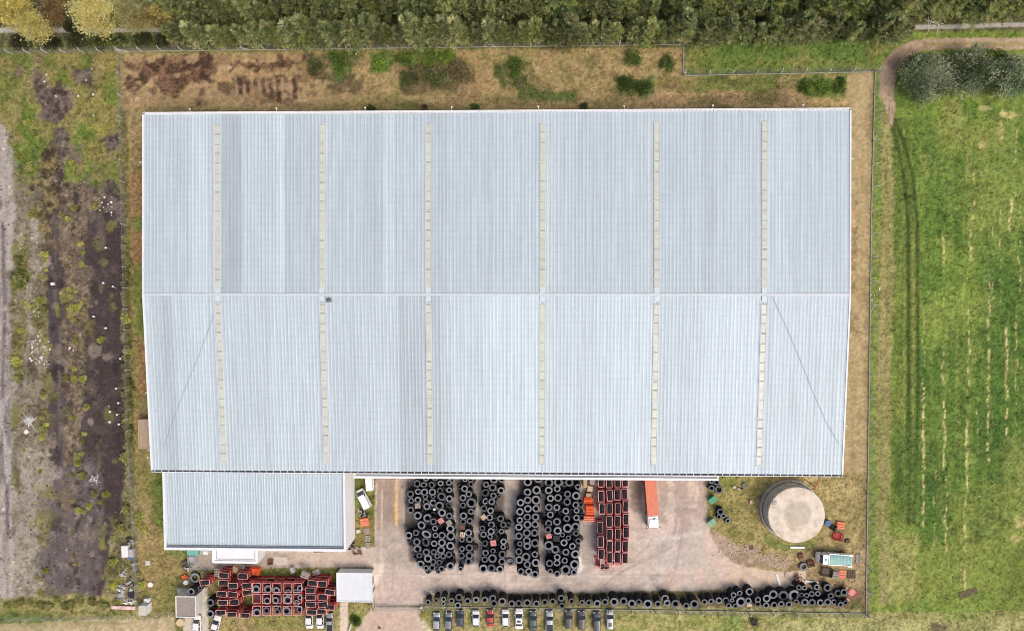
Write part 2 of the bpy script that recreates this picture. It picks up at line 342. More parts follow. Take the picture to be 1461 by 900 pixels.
for i in range(120):
    x, y = rng.uniform(430, 1200), rng.uniform(74, 158); r = rng.uniform(4, 18)
    if x > 970 and y < 112: continue
    put(disc(x, y, r * rng.uniform(.8, 1.8), r * rng.uniform(.3, .7), 1.2), S(*rng.choice([(112, 116, 48), (134, 124, 62), (186, 152, 108), (150, 112, 76), (98, 104, 42), (176, 140, 92), (122, 98, 62), (88, 92, 40)])), rng.uniform(.25, .6))
for i in range(60):
    x, y = rng.uniform(184, 450), rng.uniform(80, 150); r = rng.uniform(2, 8)
    put(disc(x, y, r * rng.uniform(.7, 1.6), r * rng.uniform(.5, 1), 1.2), S(*rng.choice([(96, 68, 52), (190, 154, 118), (74, 54, 44), (150, 118, 82), (206, 172, 138)])), rng.uniform(.35, .75))
# ---- strip inside the east fence
put(area([(1208, 106), (1247, 104), (1241, 400), (1238, 676), (1200, 676), (1214, 400)], 1.5, 1), mixc(S(182, 156, 112), S(156, 128, 84), sst(.4, .66, n_fin * .6 + n_vert * .4)), 1, .5, 0)
put(area([(1208, 270), (1224, 270), (1226, 490), (1210, 480)], 4, 5), mixc(S(182, 154, 110), S(120, 88, 56), sst(.46, .6, n_fin)), .7)
# ---- grass north of the jog and east of the fence
put(area([(978, 66), (1300, 52), (1300, 110), (1250, 103), (978, 108)], 2, 2), mixc(S(100, 124, 40), S(138, 132, 58), sst(.42, .66, n_mid)), 1, 1, 0)
put(area([(1020, 56), (1250, 54), (1240, 84), (1020, 82)], 6, 8), S(84, 118, 36), .6)
put(area([(1248, 60), (1300, 46), (1900, 40), (1900, 1200), (1242, 1200), (1238, 600)], 1.5, 1), mixc(S(98, 128, 44), S(122, 136, 52), sst(.35, .65, n_mid * .5 + n_vert2 * .5)), 1, 1, 3)
fl = area([(1310, 140), (1900, 140), (1900, 800), (1310, 780)], 10, 5)
put(fl, mixc(S(72, 108, 36), S(116, 138, 48), sst(.40, .60, n_big * .7 + n_vert2 * .3)), 1, 1)
for p in ([(1390, 470), (1461, 430), (1480, 690), (1380, 640)], [(1310, 520), (1400, 460), (1400, 620), (1350, 640)], [(1420, 360), (1480, 330), (1480, 470), (1410, 440)], [(1345, 220), (1420, 230), (1410, 330), (1340, 340)], [(1310, 160), (1350, 160), (1345, 260), (1312, 260)]):
    put(area(p, 22, 20), mixc(S(66, 100, 36), S(84, 116, 40), n_fin), .75)
for p in ([(1360, 700), (1461, 690), (1480, 770), (1370, 770)], [(1330, 170), (1440, 165), (1461, 230), (1350, 215)], [(1370, 250), (1461, 240), (1460, 340), (1390, 330)], [(1300, 780), (1480, 760), (1480, 860), (1300, 850)]):
    put(area(p, 18, 18), mixc(S(136, 140, 62), S(112, 130, 48), sst(.4, .6, n_fin)), .65)
put(area([(1438, 790), (1500, 780), (1500, 850), (1430, 860)], 14, 10), S(88, 108, 36), .6)
# tan worn lane, dark tramlines
put(area([(1257, 150), (1274, 170), (1276, 400), (1270, 600), (1268, 862), (1252, 862), (1250, 600), (1254, 350)], 3, 3), mixc(S(156, 140, 84), S(138, 134, 68), sst(.4, .6, n_vert)), .92, .7, 0)
put(area([(1272, 165), (1300, 170), (1310, 300), (1308, 600), (1304, 745), (1272, 745), (1276, 400)], 3, 4), mixc(S(84, 106, 38), S(112, 122, 48), sst(.42, .62, n_vert)), .85, 1)
for x0, pts in ((0, [(1274, 165), (1289, 200), (1302, 250), (1309, 320), (1310, 560), (1304, 745)]), (0, [(1270, 165), (1279, 200), (1289, 250), (1296, 320), (1297, 745)])):
    put(line(pts, 2.6, 1.6, .6), S(54, 76, 32), .85)
put(line([(1290, 300), (1290, 740)], 1.2, 1, .6), S(136, 140, 76), .5); put(line([(1303, 330), (1303, 640)], 1.0, .8, .5), S(140, 142, 80), .55)
put(area([(1274, 600), (1312, 600), (1308, 740), (1274, 740)], 6, 4), mixc(S(62, 92, 36), S(84, 108, 44), n_vert), .6)
put(area([(1262, 770), (1310, 760), (1310, 860), (1262, 862)], 8, 8), mixc(S(138, 142, 78), S(160, 150, 92), n_fin), .7)
# mown lines and pale windrows of cut straw
put(fl, S(70, 100, 34), .35 * 1) if False else None
for i in range(46):
    x, y = rng.uniform(1312, 1480), rng.uniform(150, 860); r = rng.uniform(10, 34)
    put(fl * disc(x, y, r * rng.uniform(.5, 1.0), r * rng.uniform(.7, 1.8), 1.2, .6), S(*rng.choice([(56, 88, 34), (60, 94, 36), (112, 134, 52), (124, 138, 62), (96, 124, 44), (138, 140, 72)])), rng.uniform(.3, .6))
put(fl * sst(.5, .75, n_vert), S(140, 150, 70), .28)
for x, y0, y1, w, a in ((1346, 335, 388, 1.7, .9), (1347, 395, 440, .9, .5), (1386, 298, 372, 2.0, .9), (1442, 284, 336, 2.2, .9), (1428, 298, 322, 1.6, .7), (1411, 386, 455, 1.8, .8), (1410, 455, 660, 2.0, .9), (1382, 440, 560, 1.5, .7), (1380, 600, 700, 2.2, .8), (1436, 460, 632, 2.0, .9), (1318, 545, 672, 2.2, 1), (1318, 668, 750, 2.0, .8), (1346, 490, 545, 1.6, .9), (1347, 560, 670, 1.8, .8), (1350, 668, 790, 1.4, .8), (1377, 690, 850, 1.6, .7), (1450, 440, 610, 1.1, .7),
                      (1395, 560, 660, .9, .6), (1379, 220, 260, 1, .5), (1390, 225, 300, 1.0, .6), (1400, 240, 330, .9, .6), (1417, 300, 450, 1.1, .6), (1426, 340, 430, .9, .6), (1455, 300, 420, 1.0, .6), (1336, 670, 770, .8, .5), (1332, 700, 780, .7, .4), (1372, 760, 860, .8, .5), (1318, 440, 540, .9, .5), (1450, 180, 230, 1.2, .6)):
    sel = (abs(U - x) < 14) & (V_ > y0 - 8) & (V_ < y1 + 8); m = np.zeros(U.size)
    wob = (fbm(V_[sel] * 1.0, V_[sel] * 0 + x, 14, 3, int(x)) - .5) * 7
    dd = np.abs(U[sel] - x - wob)
    m[sel] = np.exp(-(dd / (w * (.35 + .75 * fbm(U[sel], V_[sel], 9, 2, int(x) + 9)))) ** 2) * sst(y0 - 4, y0 + 4, V_[sel]) * (1 - sst(y1 - 4, y1 + 4, V_[sel])) * sst(.40, .56, fbm(U[sel], V_[sel], 4, 3, int(x) + 3, sy=8, gain=.8))
    put(m, S(206, 186, 132), a * 1.0, .5)
for x, y, r, ry in ((1440, 165, 14, 4), (1428, 190, 4, 12), (1405, 155, 9, 3), (1400, 208, 8, 6), (1432, 162, 6, 3), (1448, 768, 8, 6), (1454, 745, 7, 9)):
    put(disc(x, y, r, ry, .6), S(184, 172, 116), .6)
# dirt track
tr = area([(1272, 178), (1266, 160), (1254, 135), (1255, 108), (1262, 88), (1276, 70), (1300, 58), (1340, 55.5), (1461, 54.5), (1900, 50), (1900, 66), (1461, 71), (1345, 72), (1310, 74), (1290, 84), (1279, 100), (1275, 135), (1277, 158), (1276, 178)], 1.6, 2.2)
put(tr, mixc(S(190, 164, 138), S(160, 132, 110), sst(.42, .64, n_fin)), .97, .15, 4)
put(line([(1320, 64), (1461, 63), (1900, 58)], 2.6, 2, 1.2), S(150, 140, 86), .75, .6)
for dx in (-5, 0, 4): put(line([(1268 + dx, 150), (1270 + dx * 1.2, 172)], .9, .8, .6), S(104, 84, 74), .6)
put(area([(1262, 84), (1290, 68), (1330, 66), (1296, 76), (1274, 96)], 3, 4), S(124, 96, 80), .35)
put(area([(1240, 56), (1290, 50), (1270, 72), (1244, 86)], 8, 6), S(134, 126, 70), .6)
put(area([(1285, 82), (1461, 76), (1500, 90), (1461, 84), (1330, 88)], 4, 5), S(150, 142, 86), .5)
# ---- south verge
put(area([(536, 868), (1235, 874), (1900, 862), (1900, 1200), (480, 1200), (480, 868)], 2, 1), mixc(S(134, 140, 60), S(168, 150, 92), sst(.4, .62, n_mid * .55 + n_fin * .45)), 1, 1, 0)
put(area([(880, 874), (1240, 878), (1230, 1000), (880, 1000)], 4, 3), mixc(S(146, 152, 62), S(172, 156, 92), sst(.4, .62, n_fin)), .7)
put(area([(1100, 890), (1900, 868), (1900, 1000), (1000, 1000)], 5, 6), mixc(S(176, 166, 108), S(140, 144, 72), sst(.4, .62, n_mid)), .7)
put(area([(1040, 874), (1065, 878), (1060, 900), (1030, 900)], 5, 6), S(112, 140, 44), .7)
put(area([(1340, 868), (1400, 864), (1420, 880), (1350, 884)], 5, 5), S(116, 140, 48), .6)
put(area([(1330, 885), (1352, 892), (1356, 912), (1330, 912)], 2, 2), S(108, 92, 72), .8)
for x in (648, 689, 710, 730, 750, 772, 798, 820, 840, 861):
    put(line([(x, 876), (x, 905)], 3.2, 2.5, 1.5), S(166, 138, 98), .55)
put(area([(500, 862), (536, 862), (536, 900), (500, 900)], 2, 2), mixc(S(168, 146, 88), S(130, 130, 60), sst(.45, .6, n_fin)), .9, .9)
put(area([(255, 868), (480, 872), (482, 1000), (262, 1000)], 3, 2), mixc(S(168, 142, 94), S(140, 132, 62), sst(.42, .6, n_fin)), .95, .9)
put(area([(370, 876), (470, 874), (474, 892), (360, 894)], 4, 4), S(132, 132, 56), .6)
# ---- dry grass in the yard's east corner
put(area([(1008, 676), (1240, 676), (1236, 870), (1225, 872), (1008, 868)], 1.5, 1), mixc(S(150, 132, 74), S(176, 152, 98), sst(.4, .6, n_fin * .7 + n_mid * .3)), 1, .8, 0)
put(area([(1010, 680), (1100, 676), (1085, 760), (1050, 790), (1008, 745)], 6, 6), mixc(S(132, 128, 54), S(158, 138, 76), sst(.4, .62, n_fin)), .8)
put(area([(1025, 680), (1060, 678), (1050, 700), (1024, 696)], 4, 4), S(128, 134, 50), .7)
put(area([(1092, 758), (1130, 776), (1172, 768), (1160, 786), (1110, 784), (1086, 770)], 3, 4), S(112, 128, 48), .75)
put(area([(1132, 790), (1236, 780), (1234, 868), (1130, 868)], 6, 5), mixc(S(146, 118, 84), S(170, 144, 100), sst(.4, .6, n_fin)), .85, .6)
# ---- the yard
yd = [(535, 676), (1008, 676), (1008, 742), (1018, 770), (1034, 792), (1056, 806), (1085, 812), (1118, 816), (1150, 814), (1150, 838), (1060, 838), (1000, 842), (610, 848), (602, 864), (534, 862), (534, 812), (532, 808), (270, 812), (268, 780), (535, 780)]
ym = area(yd, 1.0, .7)
put(ym, mixc(S(196, 174, 160), S(184, 164, 146), sst(.4, .6, n_mid)), 1, .12, 1)
put(ym * area([(560, 700), (850, 700), (850, 800), (560, 800)], 12, 8), mixc(S(160, 146, 136), S(178, 160, 146), n_fin), .75)
put(ym * area([(536, 676), (564, 676), (564, 772), (550, 785), (536, 780)], 2, 3), mixc(S(158, 132, 112), S(140, 120, 106), sst(.4, .65, n_vert)), .9)
put(ym * area([(564, 676), (585, 676), (582, 760), (566, 770)], 3, 3), mixc(S(176, 154, 138), S(150, 130, 116), n_vert), .7)
put(ym * area([(535, 775), (585, 770), (600, 815), (560, 815), (535, 800)], 8, 6), S(166, 148, 134), .6)
put(ym * area([(536, 822), (600, 815), (604, 850), (560, 864), (536, 864)], 8, 6), mixc(S(190, 164, 150), S(168, 142, 130), n_fin), .6)
put(ym * area([(525, 800), (548, 803), (545, 824), (538, 836), (530, 826)], 2.5, 3), S(206, 186, 166), .75)
put(ym * area([(265, 786), (420, 786), (420, 815), (265, 815)], 3, 4), mixc(S(160, 146, 130), S(132, 118, 106), sst(.4, .62, n_fin)), .8)
put(ym * area([(390, 794), (410, 794), (410, 806), (390, 806)], .8, .5), S(192, 178, 164), .8)
put(ym * area([(410, 788), (534, 786), (534, 812), (410, 812)], 4, 4), mixc(S(172, 150, 130), S(190, 166, 148), n_hor), .7)
for p in ([(650, 686), (657, 700), (656, 740), (660, 815), (651, 815), (648, 740)], [(680, 690), (688, 710), (682, 760), (688, 815), (678, 815), (678, 740)], [(722, 690), (738, 700), (735, 800), (724, 806), (726, 750)], [(772, 690), (778, 690), (776, 815), (770, 815)]):
    put(ym * area(p, 2, 2), mixc(S(152, 140, 132), S(176, 162, 150), n_vert), .8)
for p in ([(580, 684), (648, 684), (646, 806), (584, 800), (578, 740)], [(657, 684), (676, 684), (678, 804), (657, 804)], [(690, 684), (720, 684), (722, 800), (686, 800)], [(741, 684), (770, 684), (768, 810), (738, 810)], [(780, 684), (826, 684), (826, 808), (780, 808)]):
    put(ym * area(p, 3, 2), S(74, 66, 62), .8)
put(line([(682, 700), (681, 745)], 1.2, .8, .6), S(206, 192, 178), .8); put(line([(648, 724), (650, 745)], 1.4, .8, .8), S(210, 200, 190), .8); put(line([(771, 720), (769, 770)], 1.2, .8, .6), S(206, 192, 178), .7)
put(area([(826, 790), (832, 796), (829, 812), (823, 820)], 1.2, 2.5), S(222, 214, 206), .85)
put(ym * area([(832, 745), (852, 745), (850, 815), (834, 815)], 4, 3), S(160, 148, 136), .6)
put(ym * area([(898, 684), (918, 684), (916, 735), (900, 728)], 4, 5), mixc(S(112, 96, 82), S(150, 128, 110), sst(.4, .6, n_fin)), .75)
put(ym * area([(936, 676), (958, 676), (960, 740), (942, 745)], 3, 4), mixc(S(160, 136, 122), S(176, 152, 138), n_vert), .7)
put(ym * area([(962, 676), (984, 676), (986, 770), (975, 790), (960, 770)], 4, 5), mixc(S(158, 134, 124), S(170, 148, 138), n_vert), .8)
put(ym * area([(988, 676), (1006, 676), (1006, 742), (990, 740)], 3, 4), mixc(S(164, 140, 128), S(176, 150, 136), n_vert), .7)
for p in ([(953, 682), (962, 682), (964, 720), (960, 750), (950, 745), (948, 720), (954, 705)], [(984, 684), (994, 682), (1000, 700), (996, 724), (986, 722), (988, 700)]):
    put(ym * area(p, 1.2, 4.5), mixc(S(206, 182, 162), S(192, 166, 148), n_fin), .85)
put(ym * area([(940, 770), (1005, 750), (1010, 800), (980, 838), (880, 838), (905, 800)], 8, 8), mixc(S(178, 162, 152), S(190, 172, 158), n_mid), .6)
for p in ([(944, 810), (978, 806), (978, 838), (946, 838)], [(986, 806), (1004, 806), (1002, 832), (988, 830)], [(1010, 752), (1030, 792), (1052, 806), (1040, 838), (1012, 800)]):
    put(ym * area(p, 3, 4), mixc(S(206, 176, 160), S(192, 164, 146), n_fin), .75)
put(ym * area([(1030, 800), (1150, 816), (1150, 836), (1040, 836)], 4, 4), mixc(S(200, 170, 138), S(206, 176, 152), n_fin), .7)
put(line([(880, 776), (930, 772), (980, 762), (1000, 760)], 3, 3, 5), S(208, 194, 178), .5)
put(ym * sst(.6, .78, n_hor) * area([(600, 815), (950, 812), (950, 846), (600, 848)], 6, 3), S(214, 190, 174), .6)
for i in range(46):
    x, y = rng.uniform(545, 1000), rng.uniform(686, 842); r = rng.uniform(3, 12)
    put(ym * disc(x, y, r * rng.uniform(.7, 2), r * rng.uniform(.4, 1), .8), S(*rng.choice([(150, 134, 124), (208, 186, 170), (172, 150, 134), (142, 126, 118)])), rng.uniform(.2, .5))
for x0, y0, x1, y1 in ((600, 822, 700, 818), (640, 836, 860, 828), (860, 834, 930, 790), (880, 820, 960, 780), (545, 700, 546, 850), (556, 700, 560, 840), (590, 846, 640, 822), (970, 740, 940, 830), (976, 740, 955, 836), (930, 770, 900, 800), (1008, 690, 1009, 745), (700, 826, 880, 822)):
    put(ym * line([(x0, y0), ((x0 + x1) / 2 + rng.uniform(-6, 6), (y0 + y1) / 2 + rng.uniform(-3, 3)), (x1, y1)], 1.2, 1.0, 2), S(*rng.choice([(146, 128, 118), (212, 192, 176)])), .45)
for x in (600, 660, 720, 780, 900, 975): put(ym * line([(x, 800), (x, 850)], .55, .45, .2), S(150, 132, 122), .5)
for y in (818, 800): put(ym * line([(535, y), (1000, y + 2)], .55, .45, .2), S(156, 138, 126), .4)
put(ym * line([(566.5, 680), (565.5, 748)], 1.5, .5, .15), S(228, 176, 92), .95)
put(ym * line([(577.5, 690), (577, 745)], .7, .5, .3), S(196, 172, 140), .6)
put(ym * disc(574, 694.5, 2.2, 2.2, .2), S(98, 72, 60), .9)
for i in range(60):
    x, y = rng.uniform(540, 1000), rng.uniform(684, 845); r = rng.uniform(4, 14)
    put(ym * disc(x, y, r * rng.uniform(.6, 2.2), r * rng.uniform(.3, .9), 1.3, .6), S(*rng.choice([(148, 140, 134), (164, 154, 146), (132, 122, 116), (184, 170, 158)])), rng.uniform(.15, .45))
# excavated clay beside the curve
put(area([(1010, 752), (1040, 768), (1070, 790), (1130, 800), (1124, 814), (1060, 806), (1034, 790), (1020, 772)], 3, 4), mixc(S(190, 158, 136), S(140, 112, 92), sst(.42, .58, n_fin)), .95, .2)
# verge along the southern wall of tyres
put(area([(606, 850), (640, 846), (900, 844), (1000, 845), (1230, 842), (1232, 868), (604, 862)], 2, 3), mixc(S(108, 108, 50), S(124, 98, 72), sst(.4, .62, n_fin)), .95, .8, 0)
put(area([(604, 861), (1236, 868), (1236, 876), (604, 870)], 1.2, 1), mixc(S(140, 140, 76), S(168, 160, 120), sst(.4, .6, n_fin)), .8)
# green patch beside the office and the gate drive
put(area([(506, 676), (534, 676), (534, 762), (528, 780), (506, 776)], 1, 1), mixc(S(98, 108, 36), S(136, 122, 62), sst(.35, .6, n_mid + (V_ - 720) / 220)), 1, .9, 0)
put(area([(535, 862), (600, 866), (604, 1000), (500, 1000), (506, 893)], 1.5, 2), mixc(S(198, 172, 156), S(184, 160, 140), sst(.4, .6, n_fin)), .97, .12, 6)
put(area([(536, 872), (575, 870), (560, 900), (530, 900)], 4, 4), S(190, 160, 146), .5)
put(area([(486, 858), (496, 858), (497, 1000), (485, 1000)], .6, .3), S(204, 186, 168), .95, .1, 6)
put(area([(598, 868), (640, 872), (640, 888), (606, 896)], 3, 4), mixc(S(128, 128, 50), S(152, 138, 66), n_fin), .8)
put(area([(597, 880), (606, 885), (616, 900), (600, 902)], 2, 2), S(206, 192, 172), .7)
put(area([(500, 876), (516, 874), (514, 892), (500, 892)], 2, 4), S(100, 132, 48), .8, 1)
put(area([(252, 838), (296, 838), (298, 900), (262, 905), (262, 880)], .8, .3), S(190, 178, 160), .9, .1, 1)
# fine grain everywhere
gr = 1 + (n_pix - .5) * (.35 + .95 * GRS) + (n_fin - .5) * (.12 + .6 * GRS)
C = C * gr[:, None]
lum = C.mean(1, keepdims=True); sat = np.where(REG == 3, .78, np.where(REG == 0, .74, .88))[:, None]; C = lum + (C - lum) * sat; C[REG == 1] *= np.array([1.22, 1.27, 1.30]); C[REG == 6] *= 1.2; C[REG == 3] *= np.array([1.30, 1.28, 1.04]); C[REG == 2] *= 1.08; C[REG == 4] *= 1.12; C[REG == 0] *= np.array([1.16, 1.19, 1.05]); C = np.clip(C, .004, .9)
HZ = np.zeros(U.size)

def ground_mat():
    m = bpy.data.materials.new('land_cover'); m.use_nodes = True; t = m.node_tree; N, L = t.nodes, t.links; b = N['Principled BSDF']
    b.inputs['Roughness'].default_value = .95; b.inputs['Specular IOR Level'].default_value = .15
    at = N.new('ShaderNodeAttribute'); at.attribute_name = 'col'; tc = N.new('ShaderNodeTexCoord')
    n1 = N.new('ShaderNodeTexNoise'); n1.inputs['Scale'].default_value = 1.9; n1.inputs['Detail'].default_value = 5; n1.inputs['Roughness'].default_value = .7
    n2 = N.new('ShaderNodeTexNoise'); n2.inputs['Scale'].default_value = .35; n2.inputs['Detail'].default_value = 4
    L.new(tc.outputs['Object'], n1.inputs['Vector']); L.new(tc.outputs['Object'], n2.inputs['Vector'])
    am = N.new('ShaderNodeMapRange'); am.inputs['To Min'].default_value = .35; am.inputs['To Max'].default_value = 1.35; L.new(at.outputs['Alpha'], am.inputs['Value'])
    s1 = N.new('ShaderNodeMath'); s1.operation = 'SUBTRACT'; L.new(n1.outputs['Fac'], s1.inputs[0]); s1.inputs[1].default_value = .5
    s2 = N.new('ShaderNodeMath'); s2.operation = 'MULTIPLY_ADD'; L.new(s1.outputs[0], s2.inputs[0]); L.new(am.outputs[0], s2.inputs[1]); s2.inputs[2].default_value = 1
    s3 = N.new('ShaderNodeMath'); s3.operation = 'MULTIPLY_ADD'; L.new(n2.outputs['Fac'], s3.inputs[0]); s3.inputs[1].default_value = .36; s3.inputs[2].default_value = .82
    s4 = N.new('ShaderNodeMath'); s4.operation = 'MULTIPLY'; L.new(s2.outputs[0], s4.inputs[0]); L.new(s3.outputs[0], s4.inputs[1])
    vm = N.new('ShaderNodeVectorMath'); vm.operation = 'SCALE'; L.new(at.outputs['Color'], vm.inputs[0]); L.new(s4.outputs[0], vm.inputs['Scale'])
    L.new(vm.outputs[0], b.inputs['Base Color'])
    bp = N.new('ShaderNodeBump'); bp.inputs['Distance'].default_value = .25; L.new(at.outputs['Alpha'], bp.inputs['Strength']); L.new(n1.outputs['Fac'], bp.inputs['Height']); L.new(bp.outputs[0], b.inputs['Normal'])
    return m
M_GROUND = ground_mat()
ny, nx = shp
idx = np.arange(nx * ny).reshape(ny, nx)
Q = np.stack([idx[:-1, :-1], idx[:-1, 1:], idx[1:, 1:], idx[1:, :-1]], -1).reshape(-1, 4)
qreg = REG[Q[:, 0]]
PV = np.stack([GX.ravel(), GY.ravel(), HZ], 1); PC = np.concatenate([C, GRS[:, None]], 1)
for k, (nm, lb, ct) in enumerate((('ground', 'dry grass and bare earth around the warehouse compound', 'ground'), ('yard', 'stained pale concrete yard south of the warehouse', 'yard'), ('waste_ground', 'derelict lot of dark lanes, rubble and weeds west of the fence', 'ground'),
                                  ('field', 'green mown field with straw windrows east of the fence', 'field'), ('dirt_track', 'curving pinkish dirt track at the field corner', 'track'), ('footpath', 'pale paved path along the foot of the tree belt', 'path'), ('driveway', 'pale concrete drive leading from the gate to the road', 'drive'))):
    q = Q[qreg == k]
    if not len(q): continue
    us, inv = np.unique(q, return_inverse=True)
    o = np_mesh(nm, PV[us], inv.reshape(-1, 4), M_GROUND, PC[us]); tag(o, lb, ct, kind='structure')
# the land beyond, out to the horizon
x0, x1, y0, y1, B = gx[0], gx[-1], gy[0], gy[-1], 4500
ov = np.array([(-B, -B, 0), (B, -B, 0), (B, B, 0), (-B, B, 0), (x0, y0, 0), (x1, y0, 0), (x1, y1, 0), (x0, y1, 0)], float)
of = np.array([(0, 1, 5, 4), (1, 2, 6, 5), (2, 3, 7, 6), (3, 0, 4, 7)])
o = np_mesh('land', ov, of, M_GROUND, np.tile(np.append(S(112, 122, 54), 1.0), (8, 1))); tag(o, 'flat green farmland stretching away around the compound', 'land', kind='structure')
def land_col(x, y):
    i = int(round((y - gy[0]) / STEP)); j = int(round((x - gx[0]) / STEP))
    i = min(max(i, 0), ny - 1); j = min(max(j, 0), nx - 1); return i * nx + j
# ------------------------------------------------------------------ warehouse
WHITE = pm('white_paint', (.78, .79, .80), .45, .06, .6); WALLM = pm('pale_cladding', (.74, .75, .76), .5, .1, .4)
DARKM = pm('dark_gap', (.05, .05, .055), .8); STEEL = pm('galvanised', (.45, .46, .47), .4, .15, 3, .5)
def roof_mat(name):
    m = pm(name, (1, 1, 1), .42, .035, .5, 0, attr=True, spec=.35); t = m.node_tree; N, L = t.nodes, t.links; b = N['Principled BSDF']
    src = b.inputs['Base Color'].links[0].from_socket
    tc = N.new('ShaderNodeTexCoord'); mp = N.new('ShaderNodeMapping'); mp.inputs['Scale'].default_value = (2.2, .06, 1); L.new(tc.outputs['Object'], mp.inputs['Vector'])
    nz = N.new('ShaderNodeTexNoise'); nz.inputs['Scale'].default_value = 1; nz.inputs['Detail'].default_value = 5; L.new(mp.outputs[0], nz.inputs['Vector'])
    wv = N.new('ShaderNodeTexWave'); wv.bands_direction = 'Y'; wv.inputs['Scale'].default_value = .21; wv.inputs['Distortion'].default_value = .0; L.new(tc.outputs['Object'], wv.inputs['Vector'])
    pw = N.new('ShaderNodeMath'); pw.operation = 'POWER'; L.new(wv.outputs['Fac'], pw.inputs[0]); pw.inputs[1].default_value = 10
    a1 = N.new('ShaderNodeMath'); a1.operation = 'MULTIPLY_ADD'; L.new(nz.outputs['Fac'], a1.inputs[0]); a1.inputs[1].default_value = .44; a1.inputs[2].default_value = .78
    a2 = N.new('ShaderNodeMath'); a2.operation = 'MULTIPLY_ADD'; L.new(pw.outputs[0], a2.inputs[0]); a2.inputs[1].default_value = -.045; L.new(a1.outputs[0], a2.inputs[2])
    n4 = N.new('ShaderNodeTexNoise'); n4.inputs['Scale'].default_value = 1.7; n4.inputs['Detail'].default_value = 4; n4.inputs['Roughness'].default_value = .8; L.new(tc.outputs['Object'], n4.inputs['Vector'])
    a3 = N.new('ShaderNodeMath'); a3.operation = 'MULTIPLY_ADD'; L.new(n4.outputs['Fac'], a3.inputs[0]); a3.inputs[1].default_value = .22; a3.inputs[2].default_value = .89
    a4 = N.new('ShaderNodeMath'); a4.operation = 'MULTIPLY'; L.new(a2.outputs[0], a4.inputs[0]); L.new(a3.outputs[0], a4.inputs[1])
    mp2 = N.new('ShaderNodeMapping'); mp2.inputs['Scale'].default_value = (1.1, .22, 1); L.new(tc.outputs['Object'], mp2.inputs['Vector'])
    n5 = N.new('ShaderNodeTexNoise'); n5.inputs['Scale'].default_value = .8; n5.inputs['Detail'].default_value = 3; L.new(mp2.outputs[0], n5.inputs['Vector'])
    r5 = N.new('ShaderNodeMapRange'); r5.inputs['From Min'].default_value = .74; r5.inputs['From Max'].default_value = .80; r5.inputs['To Min'].default_value = 1; r5.inputs['To Max'].default_value = .72; L.new(n5.outputs['Fac'], r5.inputs['Value'])
    a5 = N.new('ShaderNodeMath'); a5.operation = 'MULTIPLY'; L.new(a4.outputs[0], a5.inputs[0]); L.new(r5.outputs[0], a5.inputs[1])
    vm = N.new('ShaderNodeVectorMath'); vm.operation = 'SCALE'; L.new(src, vm.inputs[0]); L.new(a5.outputs[0], vm.inputs['Scale']); L.new(vm.outputs[0], b.inputs['Base Color'])
    return m
M_ROOF = roof_mat('ribbed_roof_sheet')
ZE, ZR = 8.5, 10.2
NW, NE, SW, SE = T(204, 166, ZE), T(1211, 156, ZE), T(219, 672, ZE), T(1202, 675, ZE)
WX0, WX1 = (NW.x + SW.x) / 2, (NE.x + SE.x) / 2; WY1, WY0 = (NW.y + NE.y) / 2, (SW.y + SE.y) / 2
RY = T(710, 420, ZR).y
BASE = np.array([.532, .615, .660])
def bands(lst, x_px, default):
    for a, b, k in lst:
        if a <= x_px < b: return k
    return default
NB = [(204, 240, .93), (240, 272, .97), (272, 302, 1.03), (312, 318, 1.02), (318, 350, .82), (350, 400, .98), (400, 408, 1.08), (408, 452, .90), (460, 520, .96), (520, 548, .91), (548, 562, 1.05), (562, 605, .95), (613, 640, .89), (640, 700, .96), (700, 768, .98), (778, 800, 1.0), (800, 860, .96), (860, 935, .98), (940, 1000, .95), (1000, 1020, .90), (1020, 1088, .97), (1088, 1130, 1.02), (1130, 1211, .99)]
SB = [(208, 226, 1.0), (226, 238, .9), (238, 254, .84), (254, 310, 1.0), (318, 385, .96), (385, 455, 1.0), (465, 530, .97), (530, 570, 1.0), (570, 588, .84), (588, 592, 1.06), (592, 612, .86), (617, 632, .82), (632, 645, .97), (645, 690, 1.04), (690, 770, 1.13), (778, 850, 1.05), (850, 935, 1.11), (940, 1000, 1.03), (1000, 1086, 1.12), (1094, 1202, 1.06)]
PITCH = .76
ZN = [(204, 240, .5), (240, 272, 1.6), (272, 302, .35), (312, 350, 1.4), (350, 408, .4), (1090, 1211, 1.3)]
